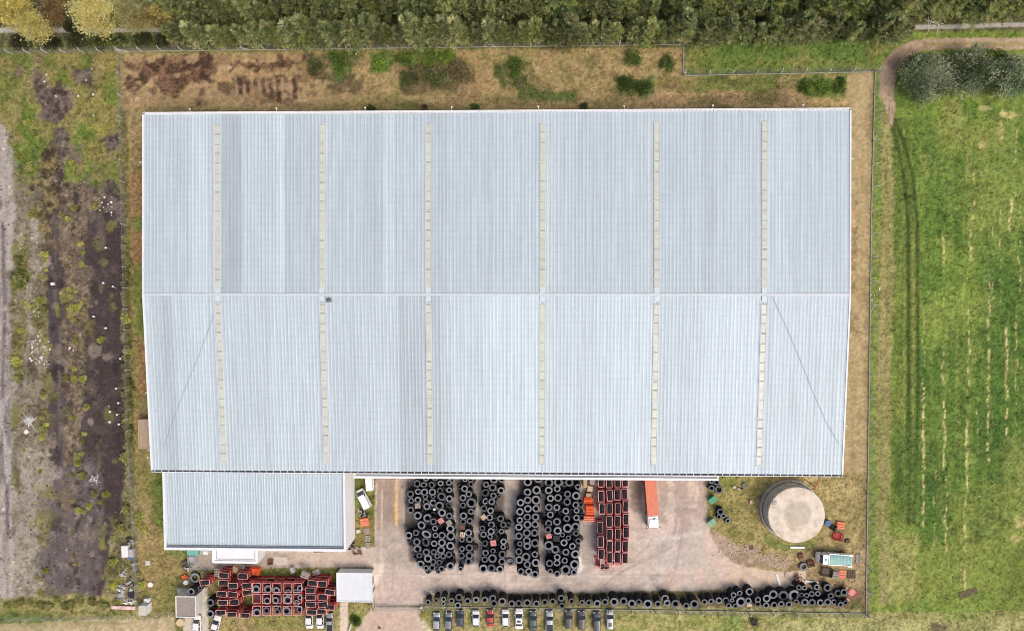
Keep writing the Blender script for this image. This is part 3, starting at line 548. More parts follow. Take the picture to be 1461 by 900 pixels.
def slope(name, ya, za, yb, zb, blist, xa, xb, parent, ridge_amp, pitch=PITCH, base=BASE):
    """ribbed sheet from (ya,za) up to (yb,zb): every pan its own shade, each rib paler on top and darker along its foot"""
    n = int((xb - xa) / pitch); pitch = (xb - xa) / n; NY = 10
    xs, hz, cs = [], [], []; r2 = random.Random(3)
    for i in range(n):
        x = xa + i * pitch; px = project(x + pitch / 2, (ya + yb) / 2, za)[0]; k = bands(blist, px, .97) * r2.uniform(.97, 1.03)
        
        if i % 9 == 0: zone = r2.choice([.35, .55, .9, 1.2, 1.5])
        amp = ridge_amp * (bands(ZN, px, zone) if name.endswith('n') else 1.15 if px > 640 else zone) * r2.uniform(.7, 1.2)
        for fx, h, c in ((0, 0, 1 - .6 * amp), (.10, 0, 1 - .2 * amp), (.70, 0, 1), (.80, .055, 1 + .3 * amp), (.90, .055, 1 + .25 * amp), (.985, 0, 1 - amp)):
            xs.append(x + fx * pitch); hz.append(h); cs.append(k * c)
    xs.append(xb); hz.append(0); cs.append(.97)
    xs, hz, cs = map(np.array, (xs, hz, cs)); ts = np.linspace(0, 1, NY)
    V = np.stack([np.tile(xs, NY), np.repeat(ya + (yb - ya) * ts, len(xs)), np.tile(hz, NY) + np.repeat(za + (zb - za) * ts, len(xs))], 1)
    K = len(xs); ii = np.arange((NY - 1) * K).reshape(NY - 1, K)[:, :-1].ravel()
    Fq = np.stack([ii, ii + 1, ii + K + 1, ii + K], 1)
    if yb < ya: Fq = Fq[:, ::-1]
    cc = np.tile(cs, NY)[:, None] * base[None, :]; cc = np.concatenate([np.clip(cc, 0, .86), np.ones((len(cc), 1))], 1)
    return np_mesh('roof_slope', V, Fq, M_ROOF, cc, parent)
wh = empty('warehouse', ((WX0 + WX1) / 2, (WY0 + WY1) / 2, 0), 0, 'huge warehouse with pale blue ribbed metal roof and twelve skylight strips', 'warehouse')
whm = Matrix.Translation(wh.location).inverted()
def wpart(o): o.parent = wh; o.matrix_parent_inverse = whm; return o
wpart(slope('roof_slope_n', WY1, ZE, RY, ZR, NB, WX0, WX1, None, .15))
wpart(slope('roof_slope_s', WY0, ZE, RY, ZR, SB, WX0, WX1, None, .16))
g = G(); I = .8
g.prism([(WX0 + I, WY0 + I), (WX1 - I, WY0 + I), (WX1 - I, WY1 - I), (WX0 + I, WY1 - I)], 0, ZE - .12)
for xx in (WX0 + I, WX1 - I):       # gable infill
    g.add([(xx, WY0 + I, ZE - .12), (xx, WY1 - I, ZE - .12), (xx, RY, ZR - .15)], [(0, 1, 2), (2, 1, 0)])
wpart(g.build('wall', WALLM))
g = G(); g.box(((WX0 + WX1) / 2, RY, ZR + .09), (WX1 - WX0, .55, .05)); g.box(((WX0 + WX1) / 2, RY, ZR + .13), (WX1 - WX0, .22, .05))
wpart(g.build('ridge_cap', pm('ridge_flashing', (.58, .64, .68), .4, .08, .5)))
for xx in (WX0 - .12, WX1 + .12):
    g = G()
    for (ya, za, yb, zb) in ((WY0, ZE, RY, ZR), (RY, ZR, WY1, ZE)):
        L_ = math.hypot(yb - ya, zb - za); a = math.atan2(zb - za, yb - ya)
        g.box((xx, (ya + yb) / 2, (za + zb) / 2 - .08), (.32, L_, .55), 0, 0, (a, 0))
    wpart(g.build('verge_trim', WHITE))
g = G()                                 # north gutter: trough, lip and brackets
gy1 = WY1 + .28
g.box(((WX0 + WX1) / 2, WY1 + .52, ZE - .12), (WX1 - WX0 + .6, .10, .36)); g.box(((WX0 + WX1) / 2, WY1 + .02, ZE - .10), (WX1 - WX0, .06, .30)); g.box(((WX0 + WX1) / 2, WY1 + .27, ZE - .30), (WX1 - WX0, .52, .04))
x = WX0 + .3
while x < WX1: g.box((x, WY1 + .27, ZE + .02), (.10, .46, .05)); x += .9
wpart(g.build('gutter', WHITE))
g = G(); g.box(((WX0 + WX1) / 2, WY0 - .20, ZE - .16), (WX1 - WX0, .34, .22)); 
x = WX0 + .5
g2 = G()
while x < WX1: g2.box((x, WY0 - .2, ZE + .0), (.14, .42, .06)); x += 1.55
g2.box(((WX0 + WX1) / 2, WY0 - .42, ZE - .06), (WX1 - WX0 + .5, .10, .30))
sg = wpart(g.build('gutter', DARKM)); wpart(g2.build('gutter_lip', WHITE))
# skylight strips
M_SKYG = pm('skylight_batten_shade', (.36, .37, .33), .8, .2, 3)  # darker backing colour between panes stands in for the battens' shadow
def sky_mat(name, c1, c2):
    m = pm(name, c1, .35, .12, 1.2, spec=.5); t = m.node_tree; N, L = t.nodes, t.links; b = N['Principled BSDF']
    tc = N.new('ShaderNodeTexCoord'); n = N.new('ShaderNodeTexNoise'); n.inputs['Scale'].default_value = .45; n.inputs['Detail'].default_value = 3; L.new(tc.outputs['Object'], n.inputs['Vector'])
    mx = N.new('ShaderNodeMixRGB'); mx.inputs[1].default_value = (*c1, 1); mx.inputs[2].default_value = (*c2, 1)
    rp = N.new('ShaderNodeMapRange'); rp.inputs['From Min'].default_value = .4; rp.inputs['From Max'].default_value = .6; L.new(n.outputs['Fac'], rp.inputs['Value']); L.new(rp.outputs[0], mx.inputs[0])
    n3 = N.new('ShaderNodeTexNoise'); n3.inputs['Scale'].default_value = 6; n3.inputs['Detail'].default_value = 4; L.new(tc.outputs['Object'], n3.inputs['Vector'])
    s = N.new('ShaderNodeMath'); s.operation = 'MULTIPLY_ADD'; L.new(n3.outputs['Fac'], s.inputs[0]); s.inputs[1].default_value = .55; s.inputs[2].default_value = .72
    vm = N.new('ShaderNodeVectorMath'); vm.operation = 'SCALE'; L.new(mx.outputs[0], vm.inputs[0]); L.new(s.outputs[0], vm.inputs['Scale']); L.new(vm.outputs[0], b.inputs['Base Color'])
    return m
M_SKYL = sky_mat('weathered_skylight_sheet', (.60, .64, .54), (.56, .56, .51)); M_SKYF = pm('skylight_flashing', (.62, .66, .66), .5, .12, 2)
M_PLATE = pm('ridge_plate_paint', (.62, .67, .69), .5, .15, 3)
def zroof(y): return ZE + (ZR - ZE) * ((WY1 - y) / (WY1 - RY) if y > RY else (y - WY0) / (RY - WY0))
skx = [T((306 + 317) / 2 - 1, 420, ZR).x, T(459.5, 420, ZR).x, T(611, 420, ZR).x, T(774, 420, ZR).x, T(937, 420, ZR).x, T(1090.5, 420, ZR).x]
for i, sx in enumerate(skx):
    for side in (1, -1):
        ya, yb = (T(700, 176, ZE + .1).y, T(700, 412, ZR).y) if side > 0 else (T(700, 434, ZR).y, T(700, 662, ZE + .1).y)
        a = math.atan2(zroof(yb) - zroof(ya), yb - ya); L_ = math.hypot(yb - ya, zroof(yb) - zroof(ya)); ym_ = (ya + yb) / 2
        fr = G(); pn = G(); w = 1.02
        cz = (zroof(ya) + zroof(yb)) / 2
        tl = math.atan2(zroof(max(ya, yb)) - zroof(min(ya, yb)), abs(yb - ya))
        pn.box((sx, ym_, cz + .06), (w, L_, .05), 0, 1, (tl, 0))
        for k in range(17):
            y = ya + (yb - ya) * (k + .5) / 17; pn.box((sx, y, zroof(y) + .11), (w - .06, abs(yb - ya) / 17 - rng.uniform(.18, .5), .05), 0, 0, (tl, 0))
        for s in (-1, 1): fr.box((sx + s * (w / 2 + .07), ym_, cz + .10), (.12, L_, .14), 0, 0, (tl, 0))
        nb = 17
        for k in range(nb + 1):
            y = ya + (yb - ya) * k / nb
            fr.box((sx - (.16 if k % 4 == 0 else 0), y, zroof(y) + .15), (w + (.85 if k % 4 == 0 else .18), .13, .07), 0, 0, (tl, 0))
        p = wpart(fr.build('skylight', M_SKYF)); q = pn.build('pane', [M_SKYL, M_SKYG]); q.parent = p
    [wpart(G().box((sx, RY + s_ * .85, ZR + .14), (1.05, 1.1, .05), 0, 0, (-.04 * s_, 0)).build('ridge_plate', M_PLATE)) for s_ in (1, -1)]
g = G(); hx = T(469, 428.5, ZR + .4); g.bbox((hx.x, hx.y, ZR + .3), (.95, .75, .75), .1); g.box((hx.x, hx.y, ZR + .75), (.6, .45, .15)); wpart(g.build('roof_vent', pm('vent_grey', (.16, .18, .18), .5)))
# cables lying across the south slope, mounted floodlight arms, downpipes
M_CABLE = pm('dark_cable', (.22, .24, .26), .7)
def on_roof(px, py): 
    p = T(px, py, 9.2); 
    for _ in range(3): p = T(px, py, zroof(p.y))
    return p
for pts in ([(305, 450), (285, 505), (262, 560), (243, 610), (233, 640)], [(1102, 424), (1118, 458), (1140, 510), (1160, 560), (1180, 605), (1196, 632)]):
    g = G()
    w = [on_roof(*p) for p in pts]
    for a, b in zip(w, w[1:]): g.tube((a.x, a.y, a.z + .10), (b.x, b.y, b.z + .10), .035, 5)
    wpart(g.build('roof_cable', M_CABLE))
proto = None
for px in (273, 396, 522, 645, 768, 890, 1016, 1144):
    p = T(px, 160, 7.6); g = G(); g.tube((0, 0, 0), (0, 1.35, .35), .05); g.box((0, 1.5, .36), (.34, .24, .14))
    o = wpart(g.build('floodlight_arm', WHITE)); o.matrix_parent_inverse = whm @ Matrix.Translation((p.x, WY1 - .2, 7.9))
for (px, py) in ((203, 232), (206, 340), (209, 480), (214, 560), (217, 652)):
    p = T(px, py, 7.8); g = G(); g.tube((0, 0, 0), (-1.3, 0, .3), .05); g.box((-1.42, 0, .31), (.22, .3, .12))
    o = wpart(g.build('floodlight_arm', WHITE)); o.matrix_parent_inverse = whm @ Matrix.Translation((WX0 + .2, p.y, 7.9))
for (px, py) in ((1214, 227), (1214, 353), (1210, 500), (1208, 607)):
    p = T(px, py, 7.8); g = G(); g.tube((0, 0, 0), (1.1, 0, .3), .05); g.box((1.2, 0, .31), (.22, .3, .12))
    o = wpart(g.build('floodlight_arm', WHITE)); o.matrix_parent_inverse = whm @ Matrix.Translation((WX1 - .2, p.y, 7.9))
# loading canopy along the south wall
cx0, cx1 = T(505, 677, 7.6).x, T(1025, 677, 7.6).x; cy0, cy1 = T(760, 682.5, 7.6).y, WY0 + I
g = G(); g.box(((cx0 + cx1) / 2, (cy0 + cy1) / 2, 7.4), (cx1 - cx0, cy1 - cy0, .22))
g.box(((cx0 + cx1) / 2, cy0 + .12, 7.66), (cx1 - cx0, .5, .34)); g.box((cx1 - .2, (cy0 + cy1) / 2 + .15, 7.66), (.4, cy1 - cy0 - .6, .34)); g.box((cx0 + .2, (cy0 + cy1) / 2 + .15, 7.66), (.4, cy1 - cy0 - .6, .34))
g2 = G(); g2.box(((cx0 + cx1) / 2, cy0 + .58, 7.56), (cx1 - cx0 - 1, .16, .12))
cn = wpart(g.build('loading_canopy', WHITE)); q = g2.build('canopy_drain', pm('drain_grey', (.34, .36, .38), .6)); q.parent = cn
M_DOCK = pm('dock_door_paint', (.5, .52, .55), .5)
for px in (560, 640, 720, 845, 930, 980):
    g = G(); x = T(px, 660, 0).x; g.box((x, WY0 + I - .02, 2.1), (3.6, .16, 4.2)); wpart(g.build('dock_door', M_DOCK))
# ------------------------------------------------------------------ office block
ZO = 8.0
ox0, ox1 = T(232, 672, ZO).x, T(494, 785, ZO).x; oy0 = T(364, 785, ZO).y; oy1 = WY0 - .55
of_ = empty('office_block', ((ox0 + ox1) / 2, (oy0 + oy1) / 2, 0), 0, 'lower annex building with white parapet under the warehouse south-west corner', 'building')
om = Matrix.Translation(of_.location).inverted()
def opart(o): o.parent = of_; o.matrix_parent_inverse = om; return o
g = G(); g.prism([(ox0 + .05, oy0 + .05), (ox1 - .05, oy0 + .05), (ox1 - .05, oy1), (ox0 + .05, oy1)], 0, ZO - .72); opart(g.build('wall', pm('office_render', (.82, .83, .84), .7, .04, .5)))
opart(slope('office', oy0 + .9, ZO - .5, oy1, ZO - .1, [(0, 262, .96), (262, 480, 1.0), (480, 600, .97)], ox0 + .44, ox1 - .5, None, .11, .60, BASE * np.array([.97, .98, .985]))).name = 'roof_sheet'
g = G()
g.box((ox0 + .22, (oy0 + oy1) / 2, ZO - .12), (.44, oy1 - oy0, .6)); g.box((ox1 - .25, (oy0 + oy1) / 2, ZO - .12), (.5, oy1 - oy0, .6)); g.box(((ox0 + ox1) / 2 - .03, oy0 + .28, ZO - .12), (ox1 - ox0 - .94, .56, .6))
opart(g.build('parapet', WHITE))
g = G(); g.box(((ox0 + ox1) / 2, oy0 + .74, ZO - .34), (ox1 - ox0 - 1.0, .34, .2)); opart(g.build('gutter', pm('gutter_grey', (.27, .29, .30), .6)))  # plain dark grey strip inside the south parapet
# entrance canopy south of the office
ax0, ax1, ay0 = T(303, 800, 4).x, T(368, 800, 4).x, T(335, 803, 4).y
g = G(); g.prism([(ax0, ay0), (ax1, ay0), (ax1, oy0 - .03), (ax0, oy0 - .03)], 0, 3.75); ent = empty('entrance_annex', ((ax0 + ax1) / 2, (ay0 + oy0) / 2, 0), 0, 'small flat white annex projecting from the south side of the office', 'building')
em = Matrix.Translation(ent.location).inverted()
def epart(o): o.parent = ent; o.matrix_parent_inverse = em; return o
epart(g.build('wall', WALLM)); g = G(); g.box(((ax0 + ax1) / 2, (ay0 + oy0) / 2, 3.80), (ax1 - ax0 - .1, oy0 - ay0 - .1, .06)); epart(g.build('roof', pm('white_membrane', (.74, .76, .78), .5, .05, .5)))
g = G()
for (c, s_) in ((((ax0 + .25), (ay0 + oy0) / 2, 3.9), (.5, oy0 - ay0 - .1, .4)), ((ax1 - .25, (ay0 + oy0) / 2, 3.9), (.5, oy0 - ay0 - .1, .4)), (((ax0 + ax1) / 2, ay0 + .25, 3.9), (ax1 - ax0 - 1, .5, .4))): g.box(c, s_)
epart(g.build('parapet', WHITE))
g = G()
for (c, s_) in ((((ax0 + .9), (ay0 + oy0) / 2 + .3, 3.85), (.12, oy0 - ay0 - 1.2, .05)), ((ax1 - .9, (ay0 + oy0) / 2 + .3, 3.85), (.12, oy0 - ay0 - 1.2, .05)), (((ax0 + ax1) / 2, ay0 + .9, 3.85), (ax1 - ax0 - 1.9, .12, .05))): g.box(c, s_)
epart(g.build('drain_channel', STEEL))
# guard house
def flat_house(name, box, z, label, roofm, wallm, par=.35):
    (a, b, c, d) = box; p, q = T(a, d, z), T(c, b, z); x0, x1, y0, y1 = p.x, q.x, p.y, q.y
    e = empty(name, ((x0 + x1) / 2, (y0 + y1) / 2, 0), 0, label, 'building'); hx, hy = (x1 - x0) / 2, (y1 - y0) / 2
    g = G(); g.prism([(-hx + .12, -hy + .12), (hx - .12, -hy + .12), (hx - .12, hy - .12), (-hx + .12, hy - .12)], 0, z - .2); g.build('wall', wallm, e)
    g = G(); g.box((0, 0, z - .12), (2 * hx - .1, 2 * hy - .1, .14)); g.build('roof', roofm, e)
    g = G()
    for s in (-1, 1): g.box((s * (hx - .11), 0, z), (.22, 2 * hy, .2)); g.box((0, s * (hy - .11), z), (2 * hx - .44, .22, .2))
    g.build('roof_edge', WHITE if par > .2 else wallm, e)
    return e, hx, hy
e, hx, hy = flat_house('guard_house', (480.5, 817, 531, 858), 2.7, 'square gatehouse with a flat white sheet roof beside the gate', roof_mat('gatehouse_sheet') if False else pm('gatehouse_sheet', (.70, .73, .76), .4, .07, .6), WALLM)
g = G(); g.box((hx - .1, -1.2, 1.0), (.08, .9, 2.0)); g.build('door', pm('door_grey', (.2, .22, .24), .5), e); g = G(); g.box((hx - .1, 1.2, 1.5), (.08, 1.6, 1.0)); g.build('window', pm('window_glass2', (.03, .035, .04), .1), e)
e, hx, hy = flat_house('pump_house', (251, 850, 279.5, 880), 3.6, 'small concrete block house with brownish roof beside the red racks', pm('mossy_slab', (.30, .26, .235), .9, .25, 1.6), pm('pump_render', (.74, .72, .66), .8, .12, 1.2), 0.1)
g = G(); g.box((0, hy - .1, 1.05), (.95, .08, 2.1)); g.build('door', pm('door_grey2', (.25, .27, .26), .5), e)
e, hx, hy = flat_house('meter_cabin', (198, 598, 214.5, 640), 2.4, 'low tan flat-roofed cabin beside the west wall of the warehouse', pm('tan_slab', (.44, .33, .235), .9, .14, 1.2), pm('tan_render', (.46, .36, .26), .9, .15, 1.2), 0.1)
g = G(); g.box((.35, -hy - .5, .55), (1.0, .98, 1.1)); g.build('step_block', pm('pinkish_concrete', (.46, .37, .32), .9), e)
# ------------------------------------------------------------------ concrete water tank
ZT = 4.6
tc_ = T(1136.5, 734.5, ZT); tr_ = (T(1177, 735, ZT).x - T(1096.5, 735, ZT).x) / 2
tk = empty('water_tank', (tc_.x, tc_.y, 0), 0, 'round concrete water tank with stained pale roof at the compound corner', 'tank')
def tank_mat():
    m = pm('stained_concrete', (.70, .61, .50), .9, .2, .6, bump=.1); t = m.node_tree; N, L = t.nodes, t.links; b = N['Principled BSDF']; src = b.inputs['Base Color'].links[0].from_socket
    tc = N.new('ShaderNodeTexCoord'); g1 = N.new('ShaderNodeTexNoise'); g1.inputs['Scale'].default_value = .42; g1.inputs['Detail'].default_value = 5; L.new(tc.outputs['Object'], g1.inputs['Vector'])
    r = N.new('ShaderNodeMapRange'); r.inputs['From Min'].default_value = .5; r.inputs['From Max'].default_value = .68; L.new(g1.outputs['Fac'], r.inputs['Value'])
    ml = N.new('ShaderNodeMath'); ml.operation = 'MULTIPLY'; L.new(r.outputs[0], ml.inputs[0]); ml.inputs[1].default_value = .55
    mx = N.new('ShaderNodeMixRGB'); mx.inputs[2].default_value = (.42, .31, .17, 1); L.new(ml.outputs[0], mx.inputs[0]); L.new(src, mx.inputs[1])
    ln = N.new('ShaderNodeVectorMath'); ln.operation = 'DISTANCE'; L.new(tc.outputs['Object'], ln.inputs[0]); ln.inputs[1].default_value = (.1, .3, ZT)
    ad = N.new('ShaderNodeMath'); ad.operation = 'MULTIPLY_ADD'; L.new(g1.outputs['Fac'], ad.inputs[0]); ad.inputs[1].default_value = 2.4; L.new(ln.outputs['Value'], ad.inputs[2])
    r2 = N.new('ShaderNodeMapRange'); r2.inputs['From Min'].default_value = 3.9; r2.inputs['From Max'].default_value = 4.3; r2.inputs['To Min'].default_value = .36; r2.inputs['To Max'].default_value = 0; L.new(ad.outputs[0], r2.inputs['Value'])
    m3 = N.new('ShaderNodeMixRGB'); m3.inputs[2].default_value = (.30, .25, .19, 1); L.new(r2.outputs[0], m3.inputs[0]); L.new(mx.outputs[0], m3.inputs[1])
    L.new(m3.outputs[0], b.inputs['Base Color']); return m
M_TW = pm('grey_tank_wall', (.50, .47, .43), .9, .3, .8)
g = G(); g.lathe([(tr_ + .55, 0), (tr_ + .55, .9), (tr_ + .40, 1.0), (tr_ + .16, 1.0)], 72, cap=False); g.build('plinth', pm('plinth_concrete', (.40, .37, .33), .9, .3, .8), tk)
g = G(); g.lathe([(tr_, 0), (tr_, ZT - .5)], 72, cap=False)
for k in range(18):
    a = k * math.pi / 9; g.box((math.cos(a) * (tr_ + .03), math.sin(a) * (tr_ + .03), 2.0), (.12, .3, 3.9), a)
for z in (1.5, 2.6, 3.5): g.lathe([(tr_ + .0, z), (tr_ + .07, z), (tr_ + .07, z + .14), (tr_ + .0, z + .14)], 72, closed=True)
g.build('wall', M_TW, tk)
g = G(); g.lathe([(tr_ + .02, ZT - .5), (tr_ + .02, ZT - .06), (tr_ - .1, ZT), (tr_ * .5, ZT + .1), (.01, ZT + .16)], 72); g.build('roof', tank_mat(), tk)
p = T(1105, 717, ZT) - tc_; g = G(); g.box((p.x, p.y, ZT + .1), (.95, .8, .14)); g.build('hatch', pm('hatch_concrete', (.44, .40, .36), .8), tk)
p = T(1160, 698, ZT + .2) - tc_; q = T(1163, 678, 3) - tc_; M_RP = pm('red_pipe', (.42, .12, .07), .5)
g = G(); g.tube((p.x, p.y, ZT + .2), (p.x + .5, p.y + .6, ZT + .3), .12, 8); g.tube((p.x + .5, p.y + .6, ZT + .3), (q.x, q.y - .4, ZT + .3), .11, 8); g.tube((q.x, q.y - .4, ZT + .3), (q.x, q.y + 2.2, ZT + .3), .09, 8); g.tube((p.x, p.y, ZT - .2), (p.x, p.y, ZT + .25), .14, 8); g.tube((p.x + .5, p.y + .6, .2), (p.x + .5, p.y + .6, ZT + .3), .1, 8)
g.build('inlet_pipe', M_RP, tk)
# ------------------------------------------------------------------ vegetation
nr = np.random.RandomState(5)
def unit(v): return v / (np.linalg.norm(v, axis=-1, keepdims=True) + 1e-9)
def leaf_quads(P, D, L_, W_):
    """one pointed leaf per row: base P, direction D, length, width"""
    n = len(P); rnd = unit(nr.normal(size=(n, 3))); side = unit(np.cross(D, rnd)); up_ = np.cross(side, D)
    mid = P + D * (L_ * .45)[:, None] + up_ * (L_ * .08)[:, None]
    V = np.stack([P, mid + side * (W_ / 2)[:, None], P + D * L_[:, None], mid - side * (W_ / 2)[:, None]], 1).reshape(-1, 3)
    return V, np.arange(4 * n).reshape(n, 4)
M_LEAF = pm('foliage', (1, 1, 1), .75, .18, 1.2, rand=.28, attr=True, spec=.2)
def translucent(m, k):
    t = m.node_tree; N, L = t.nodes, t.links; b = N['Principled BSDF']; o = N['Material Output']
    tr_ = N.new('ShaderNodeBsdfTranslucent'); L.new(b.inputs['Base Color'].links[0].from_socket, tr_.inputs['Color']); mx = N.new('ShaderNodeMixShader'); mx.inputs[0].default_value = k
    L.new(b.outputs[0], mx.inputs[1]); L.new(tr_.outputs[0], mx.inputs[2]); L.new(mx.outputs[0], o.inputs['Surface'])
translucent(M_LEAF, .5)
M_BARK = pm('bark', (.11, .085, .06), .9, .3, 3)
def colv(c, n, var=.25, hue=.1):
    k = 1 + nr.uniform(-var, var, (n, 1)); h = 1 + nr.uniform(-hue, hue, (n, 3)); a = np.clip(np.asarray(c)[None] * k * h, .003, .8)
    return np.concatenate([a, np.ones((n, 1))], 1)
def conifer_crown(Hh, Rr, tint, ns=140):
    Ps, Ds, Ls, Ws, Cs = [], [], [], [], []
    for i in range(ns):
        t = nr.uniform(.08, 1) ** .8; z = Hh * t; az = nr.uniform(0, 2 * math.pi); l = Rr * (1.12 - t) ** .7 * nr.uniform(.65, 1.15) + .35
        el = nr.uniform(.05, .55) + .55 * t; ax = np.array([math.cos(az) * math.cos(el), math.sin(az) * math.cos(el), math.sin(el)])
        sd_ = unit(np.cross(ax, [0, 0, 1])); c = np.array(tint[nr.randint(len(tint))]) * nr.uniform(.75, 1.25)
        for q in np.linspace(.2, 1, 8):
            b = np.array([0, 0, z]) + ax * l * q - np.array([0, 0, .12 * l * q * q])
            for s in ((-1, 1) if q < .99 else (-.3, .3)):
                Ps.append(b); Ds.append(ax * nr.uniform(.6, 1) + sd_ * s * nr.uniform(.4, .8) + np.array([0, 0, nr.uniform(-.1, .35)])); Ls.append(nr.uniform(.6, 1.15) * (1.1 - .35 * q)); Ws.append(nr.uniform(.22, .36)); Cs.append(c * (1 + .25 * (q - .5)))
    D = unit(np.array(Ds)); V, Fq = leaf_quads(np.array(Ps), D, np.array(Ls), np.array(Ws))
    cc = np.repeat(np.clip(np.array(Cs) * (1 + nr.uniform(-.2, .2, (len(Cs), 1))), .004, .6), 4, 0); return V, Fq, np.concatenate([cc, np.ones((len(cc), 1))], 1)
def clump_crown(rx, ry, rz, tint, ncl=60, per=70, leaf=.42, cz=0, flat=0.0):
    """broadleaf crown: uneven clumps of leaves filling an ellipsoid"""
    Ps, Ds, Cs, Ls = [], [], [], []
    for i in range(ncl):
        d = unit(nr.normal(size=3)); 
        if d[2] < -.35: d[2] *= -1
        rr = nr.uniform(.35, .95) ** .7; c = d * np.array([rx, ry, rz]) * rr; cr = nr.uniform(.16, .30) * (rx + ry) / 2
        n = int(per * nr.uniform(.6, 1.3)); o = nr.normal(size=(n, 3)) * cr * .6; t = np.array(tint[nr.randint(len(tint))]) * nr.uniform(.75, 1.25)
        Ps.append(c + o); Ds.append(unit(o + nr.normal(size=(n, 3)) * cr * .5 + np.array([0, 0, .25 * cr]))); Cs.append(np.tile(t, (n, 1)) * nr.uniform(.75, 1.25, (n, 1))); Ls.append(nr.uniform(.6, 1.3, n) * leaf)
    P = np.concatenate(Ps) + np.array([0, 0, cz]); P[:, 2] = np.maximum(P[:, 2], .04); L_ = np.concatenate(Ls)
    V, Fq = leaf_quads(P, np.concatenate(Ds), L_, L_ * .62); cc = np.repeat(np.clip(np.concatenate(Cs), .004, .7), 4, 0)
    V[:, 2] = np.maximum(V[:, 2], .02); return V, Fq, np.concatenate([cc, np.ones((len(cc), 1))], 1)
def trunk_mesh(h, r, parent, limbs=4):
    g = G(); g.tube((0, 0, 0), (.1, 0, h * .55), r, 7, 0, r * .7); g.tube((.1, 0, h * .55), (0, .05, h), r * .7, 7, 0, r * .15)
    for i in range(limbs):
        a = i * 2.4; z = h * (.35 + .12 * i); g.tube((.05, 0, z), (math.cos(a) * h * .2, math.sin(a) * h * .2, z + h * .16), r * .4, 5, 0, r * .1)
    return g.build('trunk', M_BARK, parent)
GG = [(.42, .45, .20), (.50, .50, .25), (.32, .38, .16), (.58, .55, .28), (.25, .31, .15)]
GG2 = [(.32, .39, .17), (.40, .45, .19), (.25, .32, .17), (.48, .51, .20), (.54, .54, .23)]
TG = [(.34, .42, .11), (.40, .45, .14), (.27, .35, .11)]
def conifer_proto(Hh, Rr, tint, lab, grp):
    e = empty('conifer', (0, 0, -40), 0, lab, 'tree', grp); trunk_mesh(Hh * .96, .16, e, 5)
    V, Fq, cc = conifer_crown(Hh, Rr, tint); np_mesh('crown', V, Fq, M_LEAF, cc, e); return e
front = [conifer_proto(h, r, t, 'x', 'x') for h, r, t in ((8.5, 2.3, GG), (9.5, 2.1, GG), (7.5, 2.4, GG), (8.8, 2.5, GG + TG), (7.0, 2.0, TG + GG))]
back = [conifer_proto(h, r, t, 'x', 'x') for h, r, t in ((13.5, 3.1, GG2), (12.5, 3.4, GG2), (14.5, 2.9, GG2 + GG), (12, 3.0, GG2 + TG), (11, 3.2, GG2 + [(.14, .115, .065)]))]
used = set()
def stretch(px): return 'beside the yellow trees' if px < 420 else 'above the dug earth strip' if px < 720 else 'north of the roof middle' if px < 900 else 'above the fence jog' if px < 1080 else 'above the green grass strip' if px < 1310 else 'behind the pale path'
def plant(protos, px, py, row, sc_=1.0):
    p = T(px, py, 0); k = rng.randrange(len(protos)); src = protos[k]
    st = {'fr': 'feathery grey-green conifer in the belt front row ', 'bk': 'taller dark conifer behind the belt front row ', 'fa': 'tall dark conifer at the far edge of the belt '}[row] + stretch(px)
    s = sc_ * rng.uniform(.72, 1.25)
    if (id(protos), k) not in used:
        used.add((id(protos), k)); src.location = p; src.rotation_euler = (0, 0, rng.uniform(0, 6.28)); src.scale = (s, s, s); o = src
    else: o = dup(src, p, rng.uniform(0, 6.28), scale=(s, s, s))
    o['label'] = st; o['group'] = {'fr': 'front row conifers ', 'bk': 'second row conifers ', 'fa': 'far row conifers '}[row] + stretch(px)
x = 262
while x < 1296:
    gap = (878 < x < 892) or (1176 < x < 1196)
    if not gap: plant(front, x, 60 - (x - 262) * .006 + rng.uniform(-3, 3), 'fr', .95 if x < 420 or x > 1200 else 1.08)
    x += rng.uniform(13, 19)
x = 268
while x < 1500: plant(back, x, 27 + rng.uniform(-4, 4) - (x > 1290) * 4, 'bk', .92); x += rng.uniform(17, 24)
x = 250
while x < 1500: plant(back, x, 6 + rng.uniform(-5, 5), 'fa', 1.0); x += rng.uniform(19, 27)
def broad(name, cx, cy, rpx, hgt, tint, label, group=None, ncl=60, per=70, leaf=.42, cat='tree', sq=1.0, low=False):
    zc = hgt * (.62 if not low else .35); p = T(cx, cy, zc); r = rpx / 6.45
    e = empty(name, (p.x, p.y, 0), 0, label, cat, group)
    trunk_mesh(hgt * .75, .05 * hgt ** .75, e, 4)
    V, Fq, cc = clump_crown(r, r * sq, hgt * (.42 if not low else .5), tint, ncl, per, leaf, zc); np_mesh('crown', V, Fq, M_LEAF, cc, e); return e
YL = [(.80, .66, .28), (.70, .59, .24), (.56, .50, .19), (.84, .72, .36)]; YO = [(.48, .44, .15), (.60, .50, .17), (.70, .58, .20)]; BR = [(.36, .25, .11), (.46, .33, .15), (.26, .20, .11)]
broad('autumn_tree', 22, 16, 24, 9, YO, 'olive-yellow autumn tree at the top left frame corner', ncl=70)
broad('autumn_tree', 54, 40, 22, 9, YO + YL, 'yellow tree whose crown overhangs the pale path, left of a gap', ncl=70)
broad('autumn_tree', 136, 18, 32, 10, YL, 'widest golden yellow autumn tree, between two brown crowns', ncl=100)
broad('autumn_tree', 198, 22, 26, 10, YL + [(.58, .47, .17)], 'brightest yellow round tree next to the brown tree', ncl=90)
broad('brown_tree', 233, 22, 19, 9, BR + YO, 'brownish half bare tree between yellow tree and dark conifers', ncl=50)
broad('brown_tree', 82, 16, 19, 8, BR, 'brown thinning tree between two yellow trees', ncl=40)
broad('brown_tree', 105, 40, 9, 5, [(.09, .10, .05)], 'small dark bush below the golden tree beside the path', ncl=25)
